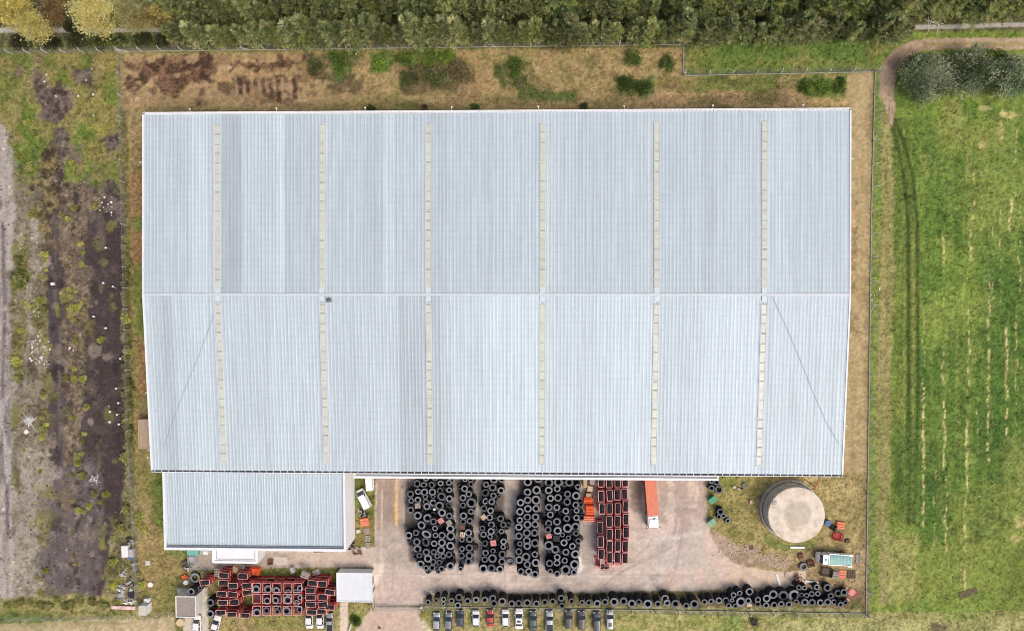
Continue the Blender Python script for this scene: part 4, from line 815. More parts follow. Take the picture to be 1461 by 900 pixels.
GS = [(.26, .33, .19), (.38, .43, .27), (.15, .20, .11), (.50, .52, .36)]
broad('field_tree', 1326, 112, 33, 6.0, GS, 'large round grey-green tree at the corner of the dirt track', ncl=55, per=170, leaf=.48)
broad('field_tree', 1385, 104, 33, 5.5, GS + [(.12, .15, .06)], 'middle grey-green tree of the group inside the track bend', ncl=52, per=170, leaf=.48)
broad('field_tree', 1436, 110, 30, 5.0, GS, 'grey-green tree near the right frame edge in the track bend', ncl=48, per=170, leaf=.48)
broad('field_tree', 1420, 88, 16, 2.6, TG, 'low bright green bush between the trees and the track', ncl=50)
broad('field_tree', 1262, 38, 26, 3.5, GS + GG, 'spreading low bush at the east end of the front row', ncl=70, sq=.45)
broad('field_tree', 1222, 42, 20, 3.5, GS + GG, 'low bush just west of the path opening', ncl=60, sq=.6)
x = 8
# hedge of low growth at the foot of the yellow trees
for i, (x, y, r) in enumerate(((30, 62, 16), (75, 62, 14), (110, 58, 15), (142, 64, 13), (170, 60, 14), (205, 58, 15), (232, 60, 12))):
    broad('scrub_bush', x, y, r, 1.8, [(.085, .09, .045), (.11, .12, .055), (.07, .08, .04)] + (TG if i in (3, 4) else []), ['low scrub at the west frame edge behind the fence', 'low scrub under the olive tree behind the fence', 'low scrub under the golden tree', 'bright green scrub behind the fence corner', 'green scrub just north-west of the fence corner', 'dull scrub under the brightest yellow tree', 'dull scrub at the foot of the brown tree'][i], ncl=30, per=40, cat='bush', sq=.6, low=True)
# shrubs in the strip north of the warehouse
GR = [(.10, .155, .042), (.13, .19, .05), (.08, .125, .036)]; GB = [(.17, .25, .045), (.20, .28, .06), (.14, .20, .045)]; BD = [(.19, .155, .085), (.15, .125, .07), (.23, .19, .11)]
SH = [(484, 88, 17, .9, GR + GB, 'green shrub beside the dug earth at its east end', .9), (540, 92, 13, .9, GB, 'bright green shrub under the north fence', .9), (577, 85, 14, 1.0, GB + GR, 'bright green shrub left of the brown thicket', .8), (612, 82, 17, .9, GB, 'sprawling light green shrub above the brown thicket', .7), (640, 82, 13, .8, GB, 'yellow-green shrub at the north-east end of the thicket', .8),
      (584, 112, 17, 1.0, GR + BD, 'dark mixed shrub at the south-west of the brown thicket', .8), (625, 110, 20, 1.1, BD + GR, 'broad brown-green thicket in the north strip', .7), (655, 102, 18, 1.1, BD, 'brown dry thicket at the east of the shrub patch', .9), (450, 98, 14, .7, BD + GR, 'dull brown shrub beside the burnt earth', 1), (735, 96, 15, 1.2, GR, 'dark green shrub standing alone north of the roof middle', 1.1), (742, 118, 12, 1.0, BD + GR, 'brownish shrub just below the lone dark one', .9),
      (903, 83, 14, 1.5, GR, 'compact dark green bush near the fence jog', 1.0), (952, 92, 10, 1.4, GR, 'narrow green bush beside the fence jog', 1.5), (895, 121, 15, 1.5, GR, 'dense dark green bush nearest the roof edge, left part', .8), (918, 124, 13, 1.3, GR, 'dense dark green bush nearest the roof edge, right part', .8), (1150, 124, 13, .7, GB + GR, 'bright green patch bush south of the second fence, left', .9), (1176, 126, 15, .7, GB + GR, 'bright green patch bush south of the second fence, middle', .8), (1198, 122, 10, .7, GB + GR, 'bright green patch bush south of the second fence, right', 1.2),
      (530, 156, 6, .8, BD + GR, 'small brown tuft by the north gutter, west one', 1), (678, 155, 5, .9, GR, 'small dark green tuft by the north gutter, east one', 1.3), (606, 155, 4, .7, BD, 'tiny dry tuft by the north gutter, middle one', 1.2), (833, 152, 5, .6, GR + BD, 'faint tuft by the north gutter below the fence jog', 1)]
for cx, cy, r, h, t, lab, sq in SH: broad('shrub', cx, cy, r * .95, h, [tuple(min(1, v * 1.8) for v in q) for q in t], lab, ncl=26, per=42, leaf=.34, cat='shrub', sq=sq, low=True)
# yellow-green weeds of the waste ground
WY = [(.74, .72, .20), (.84, .78, .25), (.60, .62, .16), (.52, .55, .14)]; WO = [(.50, .46, .20), (.62, .54, .25), (.38, .38, .15)]
WL = [(107, 297, 6), (134, 295, 6), (87, 306, 6), (46, 305, 8), (28, 397, 13), (61, 362, 5), (63, 372, 4), (118, 361, 5), (100, 366, 4), (117, 377, 5), (98, 413, 5), (99, 424, 5), (101, 440, 8), (111, 438, 7), (100, 450, 6), (62, 395, 7), (60, 428, 9), (63, 440, 7), (145, 485, 7), (107, 487, 6), (104, 456, 5), (95, 538, 6), (106, 526, 5), (106, 540, 6), (119, 540, 7), (62, 560, 5), (61, 565, 5), (60, 595, 5), (61, 611, 7), (61, 623, 6), (123, 581, 6), (109, 652, 6), (112, 661, 5), (180, 652, 10),
      (118, 677, 8), (134, 704, 7), (152, 706, 7), (143, 716, 6), (127, 722, 6), (112, 727, 6), (116, 729, 4), (180, 726, 9), (172, 754, 9), (160, 767, 4), (104, 793, 4), (162, 801, 8), (160, 834, 8), (66, 814, 6), (58, 846, 6), (56, 862, 6), (24, 515, 9), (25, 540, 7), (52, 464, 6), (26, 370, 8), (182, 375, 8), (181, 425, 8), (180, 455, 9), (182, 500, 8), (28, 470, 6), (139, 216, 7), (143, 186, 5), (175, 228, 6), (102, 232, 5), (40, 175, 7), (48, 190, 6), (30, 225, 9), (42, 238, 8), (203, 833, 8), (196, 820, 7), (205, 755, 8), (200, 735, 9), (195, 748, 6)]
for i in range(46):
    WL.append((rng.choice((rng.uniform(54, 66), rng.uniform(94, 124), rng.uniform(20, 64), rng.uniform(96, 122))), rng.uniform(270, 840), rng.uniform(2.5, 6)))
lab_spot = ((290, 320, 'above the start of the dark lanes'), (340, 430, 'opposite the roof ridge'), (430, 560, 'just south of ridge level'), (560, 660, 'near tan cabin level'), (660, 730, 'west of the office'), (730, 870, 'near the white scrap heap'))
wp = []
for i in range(5):
    e = empty('weed_bush', (0, 0, -30), 0, 'x', 'bush', 'x'); V, Fq, cc = clump_crown(1, 1 * nr.uniform(.7, 1.2), .55, (WY, WY + WO, WO, WY, WO + GB)[i], 16, 34, .3, .35); np_mesh('foliage', V, Fq, M_LEAF, cc, e); wp.append(e)
for i, (cx, cy, r) in enumerate(WL):
    p = T(cx, cy, .3); s = r / 6.3 * .85; k = 4 if cx < 30 and cy < 420 else rng.randrange(5)
    o = wp[i] if i < 5 else dup(wp[k])
    o.location = (p.x, p.y, 0); o.rotation_euler = (0, 0, rng.uniform(0, 6.28)); o.scale = (s, s, s * .8)
    col_ = 'west rubble strip' if cx < 72 else 'middle debris strip' if cx < 130 else 'east dark lane edge'
    sp = next((t for a, b, t in lab_spot if a <= cy < b), 'in the grassy north-west part')
    o['label'] = f'yellow-green weed bush on the {col_} {sp}'; o['group'] = f'weed bushes {col_} {sp}'
for i, y in enumerate(range(545, 652, 9)):
    p = T(182 + rng.uniform(-2, 3), y, .5); o = dup(wp[rng.choice((2, 4))], (p.x, p.y, 0), rng.uniform(0, 6), 'olive bush in the row grown along the west fence by the tan cabin', 'olive bushes along the west fence', (1.1, 1.1, 1.3))
for i, y in enumerate(range(340, 540, 13)):
    p = T(179 + rng.uniform(-3, 3), y, .5); o = dup(wp[rng.choice((2, 4))], (p.x, p.y, 0), rng.uniform(0, 6), 'olive weed bush at the west fence opposite the roof ridge', 'olive bushes along the upper west fence', (.9, .9, .8))
for i, x in enumerate(range(8, 170, 12)):
    p = T(x + rng.uniform(-4, 4), 862 + rng.uniform(-5, 4), .5); o = dup(wp[rng.choice((1, 2, 4))], (p.x, p.y, 0), rng.uniform(0, 6), 'olive bush fringing the south edge of the waste ground', 'fringe bushes on the waste ground south edge', (1.1, .9, .8))
# grass tufts and dry stalks: far too many to count
ok = np.where((GRS > .55) & (U > -60) & (U < 1520) & (V_ > 40) & (V_ < 960))[0]
okp = np.where(REG[ok] == 3, .45, 1.0); pk = nr.choice(ok, 42000, p=okp / okp.sum()); px_, py_ = GX.ravel()[pk] + nr.uniform(-.16, .16, len(pk)), GY.ravel()[pk] + nr.uniform(-.16, .16, len(pk))
inb = (px_ > WX0 - .2) & (px_ < WX1 + .2) & (py_ > WY0 - 2.4) & (py_ < WY1 + .2); px_, py_, pk = px_[~inb], py_[~inb], pk[~inb]
inb = (px_ > ox0) & (px_ < ox1) & (py_ > oy0); px_, py_, pk = px_[~inb], py_[~inb], pk[~inb]
n = len(pk); P = np.repeat(np.stack([px_, py_, np.zeros(n)], 1), 3, 0) + np.concatenate([nr.uniform(-.12, .12, (3 * n, 2)), np.zeros((3 * n, 1))], 1)
D = unit(np.concatenate([nr.normal(size=(3 * n, 2)) * .7, np.ones((3 * n, 1)) * .8], 1)); Lh = np.repeat(nr.uniform(.14, .42, n) * (.6 + .5 * GRS[pk]), 3)
V, Fq = leaf_quads(P, D, Lh, Lh * .45); cc = np.repeat(np.repeat(np.clip(C[pk] * nr.uniform(.8, 2.1, (n, 1)), .005, .7), 3, 0), 4, 0)
tag(np_mesh('grass', V, Fq, M_LEAF, np.concatenate([cc, np.ones((len(cc), 1))], 1)), 'short grass and weeds covering the ground around the compound', 'grass', kind='stuff')
# ------------------------------------------------------------------ fences
M_POST = pm('fence_concrete', (.60, .58, .53), .85, .15, 3); M_KERB = pm('fence_kerb', (.40, .38, .33), .9, .25, 1.5); M_WIRE = pm('fence_wire', (.30, .30, .29), .5, .1, 2, .4)
def fence(pts, label, arm, sp=29, kerb=True, first=True, brace=()):
    P = [T(*p, 0) for p in pts]; e = empty('wire_fence', P[0], 0, label, 'fence')
    P = [p - P[0] for p in P]; proto = None; kb = G(); wr = G()
    for a, b in zip(P, P[1:]):
        d = b - a; L_ = d.length; n = max(1, round(L_ / (sp / 6.28))); rz = math.atan2(d.y, d.x)
        if kerb: kb.box((a + d / 2) + Vector((0, 0, .12)), (L_, .16, .24), rz)
        for z in (.35, .7, 1.05, 1.4, 1.75, 2.1): wr.tube(a + Vector((0, 0, z)), b + Vector((0, 0, z)), .012, 4)
        q = d.normalized(); nn = Vector((-q.y, q.x, 0)) * arm
        for t in (.12, .28, .42): wr.tube(a + nn * t + Vector((0, 0, 2.2 + t * .9)), b + nn * t + Vector((0, 0, 2.2 + t * .9)), .01, 4)
        k = int(L_ / .5)
        for i in range(k):      # mesh: crossing wires
            s0 = a + d * (i / k); s1 = a + d * ((i + 1) / k)
            wr.tube(s0 + Vector((0, 0, .3)), s1 + Vector((0, 0, 2.1)), .006, 3); wr.tube(s1 + Vector((0, 0, .3)), s0 + Vector((0, 0, 2.1)), .006, 3)
        for i in range(n + 1 if b is P[-1] else n):
            loc = a + d * (i / n)
            if proto is None:
                g = G(); g.box((0, 0, 1.1), (.17, .17, 2.2)); g.tube((0, 0, 2.15), (0, .48 * arm, 2.6), .075, 5, 0, .055)
                proto = g.build('post', M_POST, e); proto.location = loc; proto.rotation_euler = (0, 0, rz)
            else:
                c = proto.copy(); col.objects.link(c); c.parent = e; c.location = loc; c.rotation_euler = (0, 0, rz)
        for f_ in brace:
            s0 = a + d * f_; g = G()
            for s in (-1, 1): g.tube(s0 + q * s * 1.6 + Vector((0, 0, .1)), s0 + Vector((0, 0, 1.9)), .07, 5)
            g.build('brace', M_POST, e)
    if kerb: kb.build('kerb', M_KERB, e)
    wr.build('wire', M_WIRE, e)
    return e
fence([(-160, 80), (172, 75)], 'post and wire fence along the north side of the waste ground', 1, 27, kerb=False)
fence([(174, 74), (974, 64)], 'long wire fence with concrete posts below the tree belt', 1, 29, brace=(.0, .22, .66))
fence([(975, 65), (975, 108)], 'short fence section jogging south beside the green grass strip', -1, 33)
fence([(976, 108.5), (1248, 103)], 'wire fence between green grass strip and the north-east strip', 1, 32)
fence([(1248, 104), (1243, 300), (1239, 600), (1235, 874)], 'long east fence between the bare strip and the green field', 1, 33, brace=(.45,))
fence([(1234, 874.5), (900, 869), (606, 864)], 'south fence behind the parked cars and the tyre wall', -1, 34)
fence([(174, 77), (184, 470), (189, 640), (194, 710), (200, 862)], 'west fence dividing the waste ground from the warehouse strip', 1, 30, kerb=False)
fence([(-140, 886), (70, 878), (190, 877)], 'post and wire fence along the south edge of the waste ground', 1, 26, kerb=False)
fence([(212, 874), (248, 872)], 'short fence joining the white kiosk to the pump house', 1, 18, kerb=False)
# sliding gate across the drive
a, b = T(535, 865, 0), T(600, 866, 0); e = empty('sliding_gate', (a + b) / 2, 0, 'grey sliding gate on its track across the concrete drive', 'gate'); hl = (b - a).length / 2
g = G()
for z in (.25, 1.0, 1.9): g.box((0, 0, z), (2 * hl, .09, .09))
for i in range(int(hl * 2 / .25)): g.box((-hl + .12 + i * .25, 0, 1.08), (.035, .035, 1.62))
g.build('leaf_frame', pm('gate_paint', (.42, .41, .39), .5, .1, 3), e)
g = G(); g.box((-.2, -.55, .03), (2 * hl + 1.0, .16, .07)); g.box((-.2, .42, .03), (2 * hl + 1, .10, .07)); g.build('track', pm('gate_rail', (.50, .47, .43), .6), e)
g = G(); g.bbox((hl + .3, .3, .45), (.55, .45, .9), .05); g.build('motor_box', pm('motor_box', (.62, .58, .54), .5), e)
for s in (-1, 1): g = G(); g.bbox((s * (hl + .12), -.1, 1.15), (.22, .22, 2.3), .03); g.build('post', M_POST, e)
# low wall and rail beside the gatehouse
a, b = T(533, 812, 0), T(534, 868, 0); g = G(); d = b - a; g.box((a + b) / 2 + Vector((0, 0, .55)), (.22, d.length, 1.1), math.atan2(d.y, d.x) + math.pi / 2); g.box((a + b) / 2 + Vector((0, 0, 1.14)), (.32, d.length + .1, .08), math.atan2(d.y, d.x) + math.pi / 2)
tag(g.build('boundary_wall', M_KERB), 'low grey boundary wall running from the gatehouse to the gate', 'wall')

# ------------------------------------------------------------------ tyres
def tyre_mats():
    out = []
    for nm, c, amp in (('tyre_tread', (.019, .019, .021), .35), ('tyre_sidewall', (.17, .175, .19), .35)):
        out.append(pm(nm, c, .85, amp, 5, rand=.42 if nm == 'tyre_sidewall' else .2, spec=.25))
    return out
M_TY = tyre_mats()
def tyre_profile(w):      # unit outer radius; closed loop (r, z), with grooved shoulder and bead
    return [(.50, .12 * w), (.56, .02 * w), (.86, 0), (.97, .06 * w), (1.0, .18 * w), (1.0, .44 * w), (.965, .46 * w), (.965, .54 * w), (1.0, .56 * w), (1.0, .82 * w), (.97, .94 * w), (.86, w), (.56, .98 * w), (.50, .88 * w)]
def tyre_arrays(w, n, prof):
    k = len(prof); t = np.arange(n) * 2 * math.pi / n; pr = np.array(prof)
    V = np.stack([np.outer(np.cos(t), pr[:, 0]), np.outer(np.sin(t), pr[:, 0]), np.tile(pr[:, 1], (n, 1))], -1).reshape(-1, 3)
    i = np.arange(n)[:, None]; q = np.arange(k)[None]; j = (i + 1) % n; z = (q + 1) % k
    Fq = np.stack([i * k + q + 0 * j, j * k + q, j * k + z, i * k + z], -1).reshape(-1, 4); return V, Fq
def side_idx(prof, n):
    pr = np.array(prof); k = len(pr); nx_ = np.roll(pr, -1, 0); s = ((pr[:, 0] + nx_[:, 0]) / 2 < .97) & (abs(pr[:, 1] - nx_[:, 1]) < .25 * abs(pr[:, 0] - nx_[:, 0]) + .02) & (np.minimum(pr[:, 0], nx_[:, 0]) > .53)
    return np.tile(s.astype(int), n)
PR = tyre_profile(.52); TV, TF = tyre_arrays(.52, 24, PR); TMI = side_idx(PR, 24)
tyre_proto = np_mesh('tyre', TV, TF, M_TY, mi=TMI); tyre_used = [False]
PRL = [(.52, .06), (.6, 0), (.92, 0), (1, .08), (1, .44), (.92, .52), (.6, .52), (.52, .46)]; LV, LF = tyre_arrays(.52, 16, PRL); LMI = side_idx(PRL, 16)
stackV, stackF, stackM, so_ = [], [], [], [0]
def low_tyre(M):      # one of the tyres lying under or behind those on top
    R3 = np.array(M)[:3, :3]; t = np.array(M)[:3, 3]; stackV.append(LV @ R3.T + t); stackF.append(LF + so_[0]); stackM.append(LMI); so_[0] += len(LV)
def tyre(px, py, rpx, h, label, group, tilt=(0, 0), stack=True, dark=False):
    """top tyre of a stack whose upper face shows at the photo position; the rest of the stack below it"""
    p = T(px, py, h); r = rpx / (F / (ALT - h)) * 1.18; th = .52 * r * rng.uniform(.62, .8); zs = th / (.52 * r)
    o = tyre_proto if not tyre_used[0] else tyre_proto.copy()
    if tyre_used[0]: col.objects.link(o)
    tyre_used[0] = True
    o.location = (p.x, p.y, h - th); o.scale = (r, r, r * zs); o.rotation_euler = (tilt[0], tilt[1], rng.uniform(0, 6.28)); tag(o, label, 'tyre', group)
    if stack:
        z = h - th * 2.02; 
        while z > -.05:
            k = rng.uniform(.93, 1.05)
            low_tyre(Matrix.Translation((p.x + rng.uniform(-.07, .07), p.y + rng.uniform(-.07, .07), max(z, 0))) @ Matrix.Diagonal((r * k, r * k, r * zs, 1))); z -= th * 1.01
    return o
def zl(ox, oy, k, L_): return [(ox + a / k, oy + b / k, c / k) for a, b, c in L_]
BA = zl(560, 670, 9, [(320,180,42),(400,188,38),(508,192,40),(617,173,32),(725,165,34),(228,310,42),(328,280,36),(408,285,42),(512,285,42),(610,268,36),(727,258,33),(240,395,33),(325,385,38),(420,345,30),(522,345,25),(630,342,48),(730,370,40),(428,410,35),(520,422,40),(600,462,50),(232,515,40),(322,587,46),(440,470,40),(635,550,45),(727,592,38),(448,620,48),(525,665,40),(375,710,48),(545,750,34),(742,750,48),(208,843,42),(300,808,36),(440,818,58),(552,840,32),(635,842,42),(742,855,50),(430,108,36),(545,102,36),(735,92,32)]) \
   + zl(560, 740, 9, [(313,293,44),(432,295,54),(320,385,46),(432,425,42),(535,315,38),(632,305,44),(742,345,48),(345,465,34),(530,425,34),(622,398,46),(455,508,46),(573,478,32),(650,478,34),(725,455,38),(363,578,44),(430,630,32),(510,630,38),(630,640,36),(742,605,46),(600,560,34),(520,550,36)])
BB = zl(560, 670, 9, [(930,125,27),(1000,120,38),(1008,185,30),(925,242,38),(980,312,38),(905,360,38),(1012,425,58),(910,590,42),(1008,535,36),(905,665,36),(992,655,36),(975,808,42),(905,455,34)]) + zl(560, 740, 9, [(890,265,30),(988,262,40),(985,370,44),(893,385,32),(885,470,40),(980,475,44),(975,545,42),(875,640,28)])
BC = zl(560, 670, 9, [(1300,125,44),(1402,125,34),(1285,225,46),(1195,300,46),(1392,265,40),(1295,332,36),(1183,402,38),(1272,408,38),(1175,495,38),(1258,525,38),(1248,612,38),(1388,625,40),(1270,700,40),(1155,750,32),(1265,790,40),(1168,828,36),(1420,705,36),(1200,190,34),(1400,790,30)]) + zl(560, 740, 9, [(1255,228,32),(1190,322,38),(1425,290,36),(1420,360,30),(1195,435,38),(1185,520,38),(1282,508,50),(1408,458,44),(1405,548,42),(1163,640,50),(1270,630,48),(1380,645,42),(1290,410,30)])
BD_ = zl(720, 670, 9, [(297,155,48),(430,120,50),(410,260,48),(295,285,44),(405,388,52),(295,388,44),(203,420,42),(298,498,44),(403,498,42),(195,538,42),(290,605,44),(397,605,42),(193,645,36),(292,703,46),(390,700,42),(182,735,42),(285,810,46),(382,810,42),(182,848,44)]) + zl(720, 740, 9, [(285,280,46),(388,310,48),(195,318,30),(290,350,42),(390,455,38),(275,485,50),(185,525,44),(400,562,46),(290,585,40),(205,675,40),(308,670,40),(390,712,42),(180,420,40)])
BE = zl(720, 670, 9, [(570,165,50),(690,158,50),(773,188,28),(830,160,46),(940,100,34),(942,220,32),(565,262,44),(675,243,38),(808,312,40),(918,335,46),(587,365,40),(685,358,44),(803,410,44),(912,450,38),(568,480,42),(670,482,38),(787,528,38),(922,522,32),(585,575,40),(673,665,44),(795,625,38),(920,615,36),(565,685,40),(808,750,52),(910,730,48),(557,770,38),(680,780,46),(917,815,34),(742,835,28),(818,873,30)]) + zl(720, 740, 9, [(945,282,34),(565,340,54),(762,305,40),(868,350,38),(650,392,46),(785,425,40),(675,490,38),(770,535,36),(905,450,50),(575,570,42),(670,562,40),(897,588,52),(783,655,58),(585,672,30),(672,705,36),(890,685,36)])
def block(lst, nm, hr, gname):
    cs = [p for p in lst]; ys = [p[1] for p in cs]; xs = [p[0] for p in cs]; x0, x1, y0, y1 = min(xs), max(xs), min(ys), max(ys); med = sorted(p[2] for p in cs)[len(cs) // 2]
    srt = sorted(range(len(cs)), key=lambda i: cs[i][1])
    # columns, counted from the west, and each stack's place in its column from the north
    nc = {'A': 5, 'B': 2, 'C': 3, 'D': 3, 'E': 4}[nm]; cnt = {}
    names = {2: ['west', 'east'], 3: ['west', 'middle', 'east'], 4: ['west', 'second', 'third', 'east'], 5: ['west', 'second', 'middle', 'fourth', 'east']}[nc]
    for i in srt:
        px, py, r = cs[i]; c = min(nc - 1, int((px - x0) / (x1 - x0 + .01) * nc)); cnt[c] = cnt.get(c, 0) + 1
        size = 'large ' if r > med * 1.15 else 'small ' if r < med * .85 else ''
        tyre(px, py, r, rng.uniform(*hr), f'{size or "mid-size "}tyre topping a stack, {ORD[cnt[c]]} from north, {names[c]} column of {gname}', f'tyre stacks of {gname}', (rng.gauss(0, .05 if rng.random() > .1 else .3), rng.gauss(0, .05 if rng.random() > .1 else .3)))
block(BA, 'A', (2.9, 3.7), 'the westernmost block')
block(BB, 'B', (2.8, 3.5), 'the second block')
block(BC, 'C', (2.8, 3.6), 'the third block')
block(BD_, 'D', (3.3, 3.8), 'the fourth block')
block(BE, 'E', (3.0, 3.8), 'the easternmost block')
def infill(lst, step, hmax):
    for px, py, r in lst:
        for _ in range(5):
            a = rng.uniform(0, 6.28); d = rng.uniform(.9, 1.25) * r * 1.5; x, y = px + d * math.cos(a), py + d * math.sin(a) * .9
            near = sum(1 for q in lst if abs(q[0] - x) < 13 and abs(q[1] - y) < 13)
            if near < 3 or y < 684: continue
            h = rng.uniform(.5, hmax * .8); p = T(x, y, h); rr = rng.uniform(.5, .72)
            while h > 0: low_tyre(Matrix.Translation((p.x + rng.uniform(-.1, .1), p.y + rng.uniform(-.1, .1), h - .3)) @ Euler((rng.gauss(0, .25), rng.gauss(0, .25), 0)).to_matrix().to_4x4() @ Matrix.Diagonal((rr, rr, .7, 1))); h -= .34
for b_ in (BA, BB, BC, BD_, BE): infill(b_, 1, 2.3)
RW = [(600 + a / 9.13, 820 + b / 9.13, c / 9.13) for a, b, c in [(97,355,32),(203,328,28),(297,372,26),(300,315,30),(403,333,34),(485,392,38),(500,290,44),(612,338,38),(720,322,38),(835,322,40),(955,370,42),(940,300,40),(1065,340,45),(1187,372,40),(1280,368,40),(1390,360,45)]] \
   + [(740 + a / 9.13, 820 + b / 9.13, c / 9.13) for a, b, c in [(230,372,38),(340,355,38),(445,342,36),(565,398,38),(555,300,40),(688,340,34),(825,355,30),(912,358,36),(1022,370,42),(1125,350,40),(1245,348,48),(1365,342,46)]] \
   + [(900 + a / 6.0875, 800 + b / 6.0875, c / 6.0875) for a, b, c in [(10,370,30),(70,353,24),(148,372,34),(236,373,26),(315,362,26),(300,325,30),(388,370,32),(480,388,25),(553,374,34),(640,355,22),(697,350,22),(766,342,26),(828,342,26),(893,296,22),(945,278,22),(880,340,16),(850,385,20),(957,355,38),(910,390,20),(1020,345,24),(1032,265,30),(1104,335,24),(1103,372,24),(1180,325,30),(1237,290,34),(1325,303,40),(1420,295,42),(1175,385,24),(1247,382,26),(1307,372,24),(1373,375,26),(1437,355,18)]] \
   + [(1120 + a / 7.5, 760 + b / 7.5, c / 7.5) for a, b, c in [(150,583,26),(210,585,24),(340,578,28),(455,585,36),(178,663,22),(232,668,24),(285,650,26),(352,648,26),(122,735,24),(213,740,34),(290,742,34),(380,747,34),(457,738,34),(525,738,26),(490,672,28),(570,645,34),(632,635,34),(595,765,28),(650,745,24)]]
RW.sort(key=lambda p: p[0])
cars_x = [(623, 'first'), (640, 'second'), (656, 'third'), (679, 'fourth'), (700, 'red'), (721, 'sixth'), (740, 'seventh'), (760, 'eighth'), (784, 'ninth'), (811, 'tenth'), (829, 'eleventh'), (851, 'twelfth'), (870, 'last')]
cnt = {}
for i, (px, py, r) in enumerate(RW):
    if px < 880: seg = 'the parked-car stretch of the tyre wall'
    elif px < 1030: seg = 'the low middle stretch of the tyre wall'
    elif px < 1130: seg = 'the doubled stretch of the tyre wall'
    else: seg = 'the east corner end of the tyre wall'
    cnt[seg] = cnt.get(seg, 0) + 1; h = rng.uniform(2.6, 3.6) if px < 1150 else rng.uniform(1.4, 2.4)
    if px > 1000 and py < 852: h *= .8
    tyre(px, py, r, h, f'black tyre, {ORD[cnt[seg]]} from the west in {seg}', 'tyre stacks of ' + seg, (rng.gauss(0, .05), rng.gauss(0, .05)))
for px, py, r, h, lab in ((727.8, 801.7, 5.0, .5, 'lone brownish tyre lying on the concrete between third and fourth blocks'), (1146.6, 808, 5, .5, 'lone black tyre lying on dry grass south of the tank')):
    tyre(px, py, r, h, lab, None, stack=False)
for i, (a, b, c, h) in enumerate([(295,163,32,1.8),(228,145,28,1.6),(228,235,34,1.6),(322,258,46,1.4),(343,537,40,1.9),(322,605,26,1.2),(435,655,28,1.0),(380,590,28,1.2)]):
    w = ['northernmost tyre of the heap at the canopy end', 'smaller tyre at the canopy end beside the yard edge', 'tyre at the yard edge just above the upper green bin', 'largest bluish tyre beside the upper green bin', 'tyre on the tallest pile between the green bins', 'small tyre below the pile between the green bins', 'last tyre at the south-east tip of the bin pile', 'tyre on the slope of the pile between the bins'][i]
    tyre(990 + a / 9, 670 + b / 9, c / 9, h, w, None, (rng.gauss(0, .1), rng.gauss(0, .1)))

# ------------------------------------------------------------------ red tyre cages
M_RED = pm('red_cage_paint', (.66, .065, .05), .5, .25, 2, rand=.3); M_PINK = pm('faded_red_paint', (.60, .28, .27), .6, .25, 2, rand=.25); M_DECK = pm('cage_deck', (.10, .03, .035), .8, .3, 2)
def cage_proto(w, l, h, mat, name='tyre_cage'):
    e = empty(name, (0, 0, -30), 0, 'x', 'cage', 'x'); t = .075
    g = G()
    for x in (-1, 1):
        for y in (-1, 1): g.box((x * (w / 2 - t / 2), y * (l / 2 - t / 2), h / 2), (t, t, h - .004))
    g.build('posts', mat, e) if False else None
    f = G(); f.v, f.f, f.m = g.v, g.f, g.m
    for z in (h * .45, .08):
        for x in (-1, 1): f.box((x * (w / 2 - t / 2), 0, z), (t * .8, l - 2 * t, t))
        for y in (-1, 1): f.box((0, y * (l / 2 - t / 2), z), (w - 2 * t, t * .8, t))
    for y in (-.25, 0, .25):
        for x in (-1, 1): f.box((x * (w / 2 - t / 2), y * l, h * .5), (t * .5, t * .6, h * .86))
    f.build('frame', mat, e)
    g = G(); z = h - t / 2
    for x in (-1, 1): g.box((x * (w / 2 - t / 2), 0, z), (t, l - 2 * t - .004, t))
    for y in (-1, 1): g.box((0, y * (l / 2 - t / 2), z), (w - 2 * t - .004, t, t))
    g.build('top_rail', M_PINKR, e)
    g = G(); g.box((0, 0, .14), (w - .16, l - .16, .05)); g.build('deck', M_DECK, e)
    return e
M_PINKR = pm('pale_top_rail', (.80, .48, .46), .55, .25, 3, rand=.2)  # top rails in a paler pink than the red frame
CW, CL, CH = 1.32, 2.5, 1.25
cage_a = cage_proto(CW, CL, CH, M_RED); cage_b = cage_proto(2.3, 1.35, CH, M_RED); cage_c = cage_proto(2.0, 2.2, CH, M_RED); cage_first = {}
def cage(pr, x, y, z, rz, label, group, load='y', fill=1.0, w=CW, l=CL):
    if id(pr) not in cage_first: o = pr; cage_first[id(pr)] = 1; o.location = (x, y, z); o.rotation_euler = (0, 0, rz); o['label'] = label; o['group'] = group
    else: o = dup(pr, (x, y, z), rz, label, group)
    if load:      # tyres standing on edge inside, packed along the long side
        n = int((max(w, l) - .3) / .29); rr = min(w, l) / 2 - .12
        for i in range(n):
            if rng.random() > fill: continue
            s = (i - (n - 1) / 2) * .29 - .14; M = Matrix.Translation((x, y, z + .2 + rr * rng.uniform(.97, 1.05))) @ Matrix.Rotation(rz, 4, 'Z')
            if l >= w: M = M @ Matrix.Translation((0, s + .28, 0)) @ Matrix.Rotation(math.pi / 2, 4, 'X')
            else: M = M @ Matrix.Translation((s, 0, 0)) @ Matrix.Rotation(math.pi / 2, 4, 'Y')
            low_tyre(M @ Matrix.Diagonal((rr, rr, rr * .98, 1)))
    return o
CC = {0: [(857.5, 687), (858, 708), (858.5, 725.8), (856, 752), (857.3, 772.8), (858, 790.6)], 1: [(869.3, 688), (870, 707), (870, 726), (869.4, 744), (870, 762.2), (870, 779.5), (869.8, 796)],
      2: [(881.3, 688), (881, 706), (882, 725.6), (881.6, 743.5), (882, 761.7), (881.6, 778.8), (881.2, 795.5)], 3: [(892, 687), (891.5, 705), (893, 723), (893, 741), (893.6, 759.5), (892.6, 779.5), (892, 796.7)]}
cn_ = ['west', 'second', 'third', 'east']
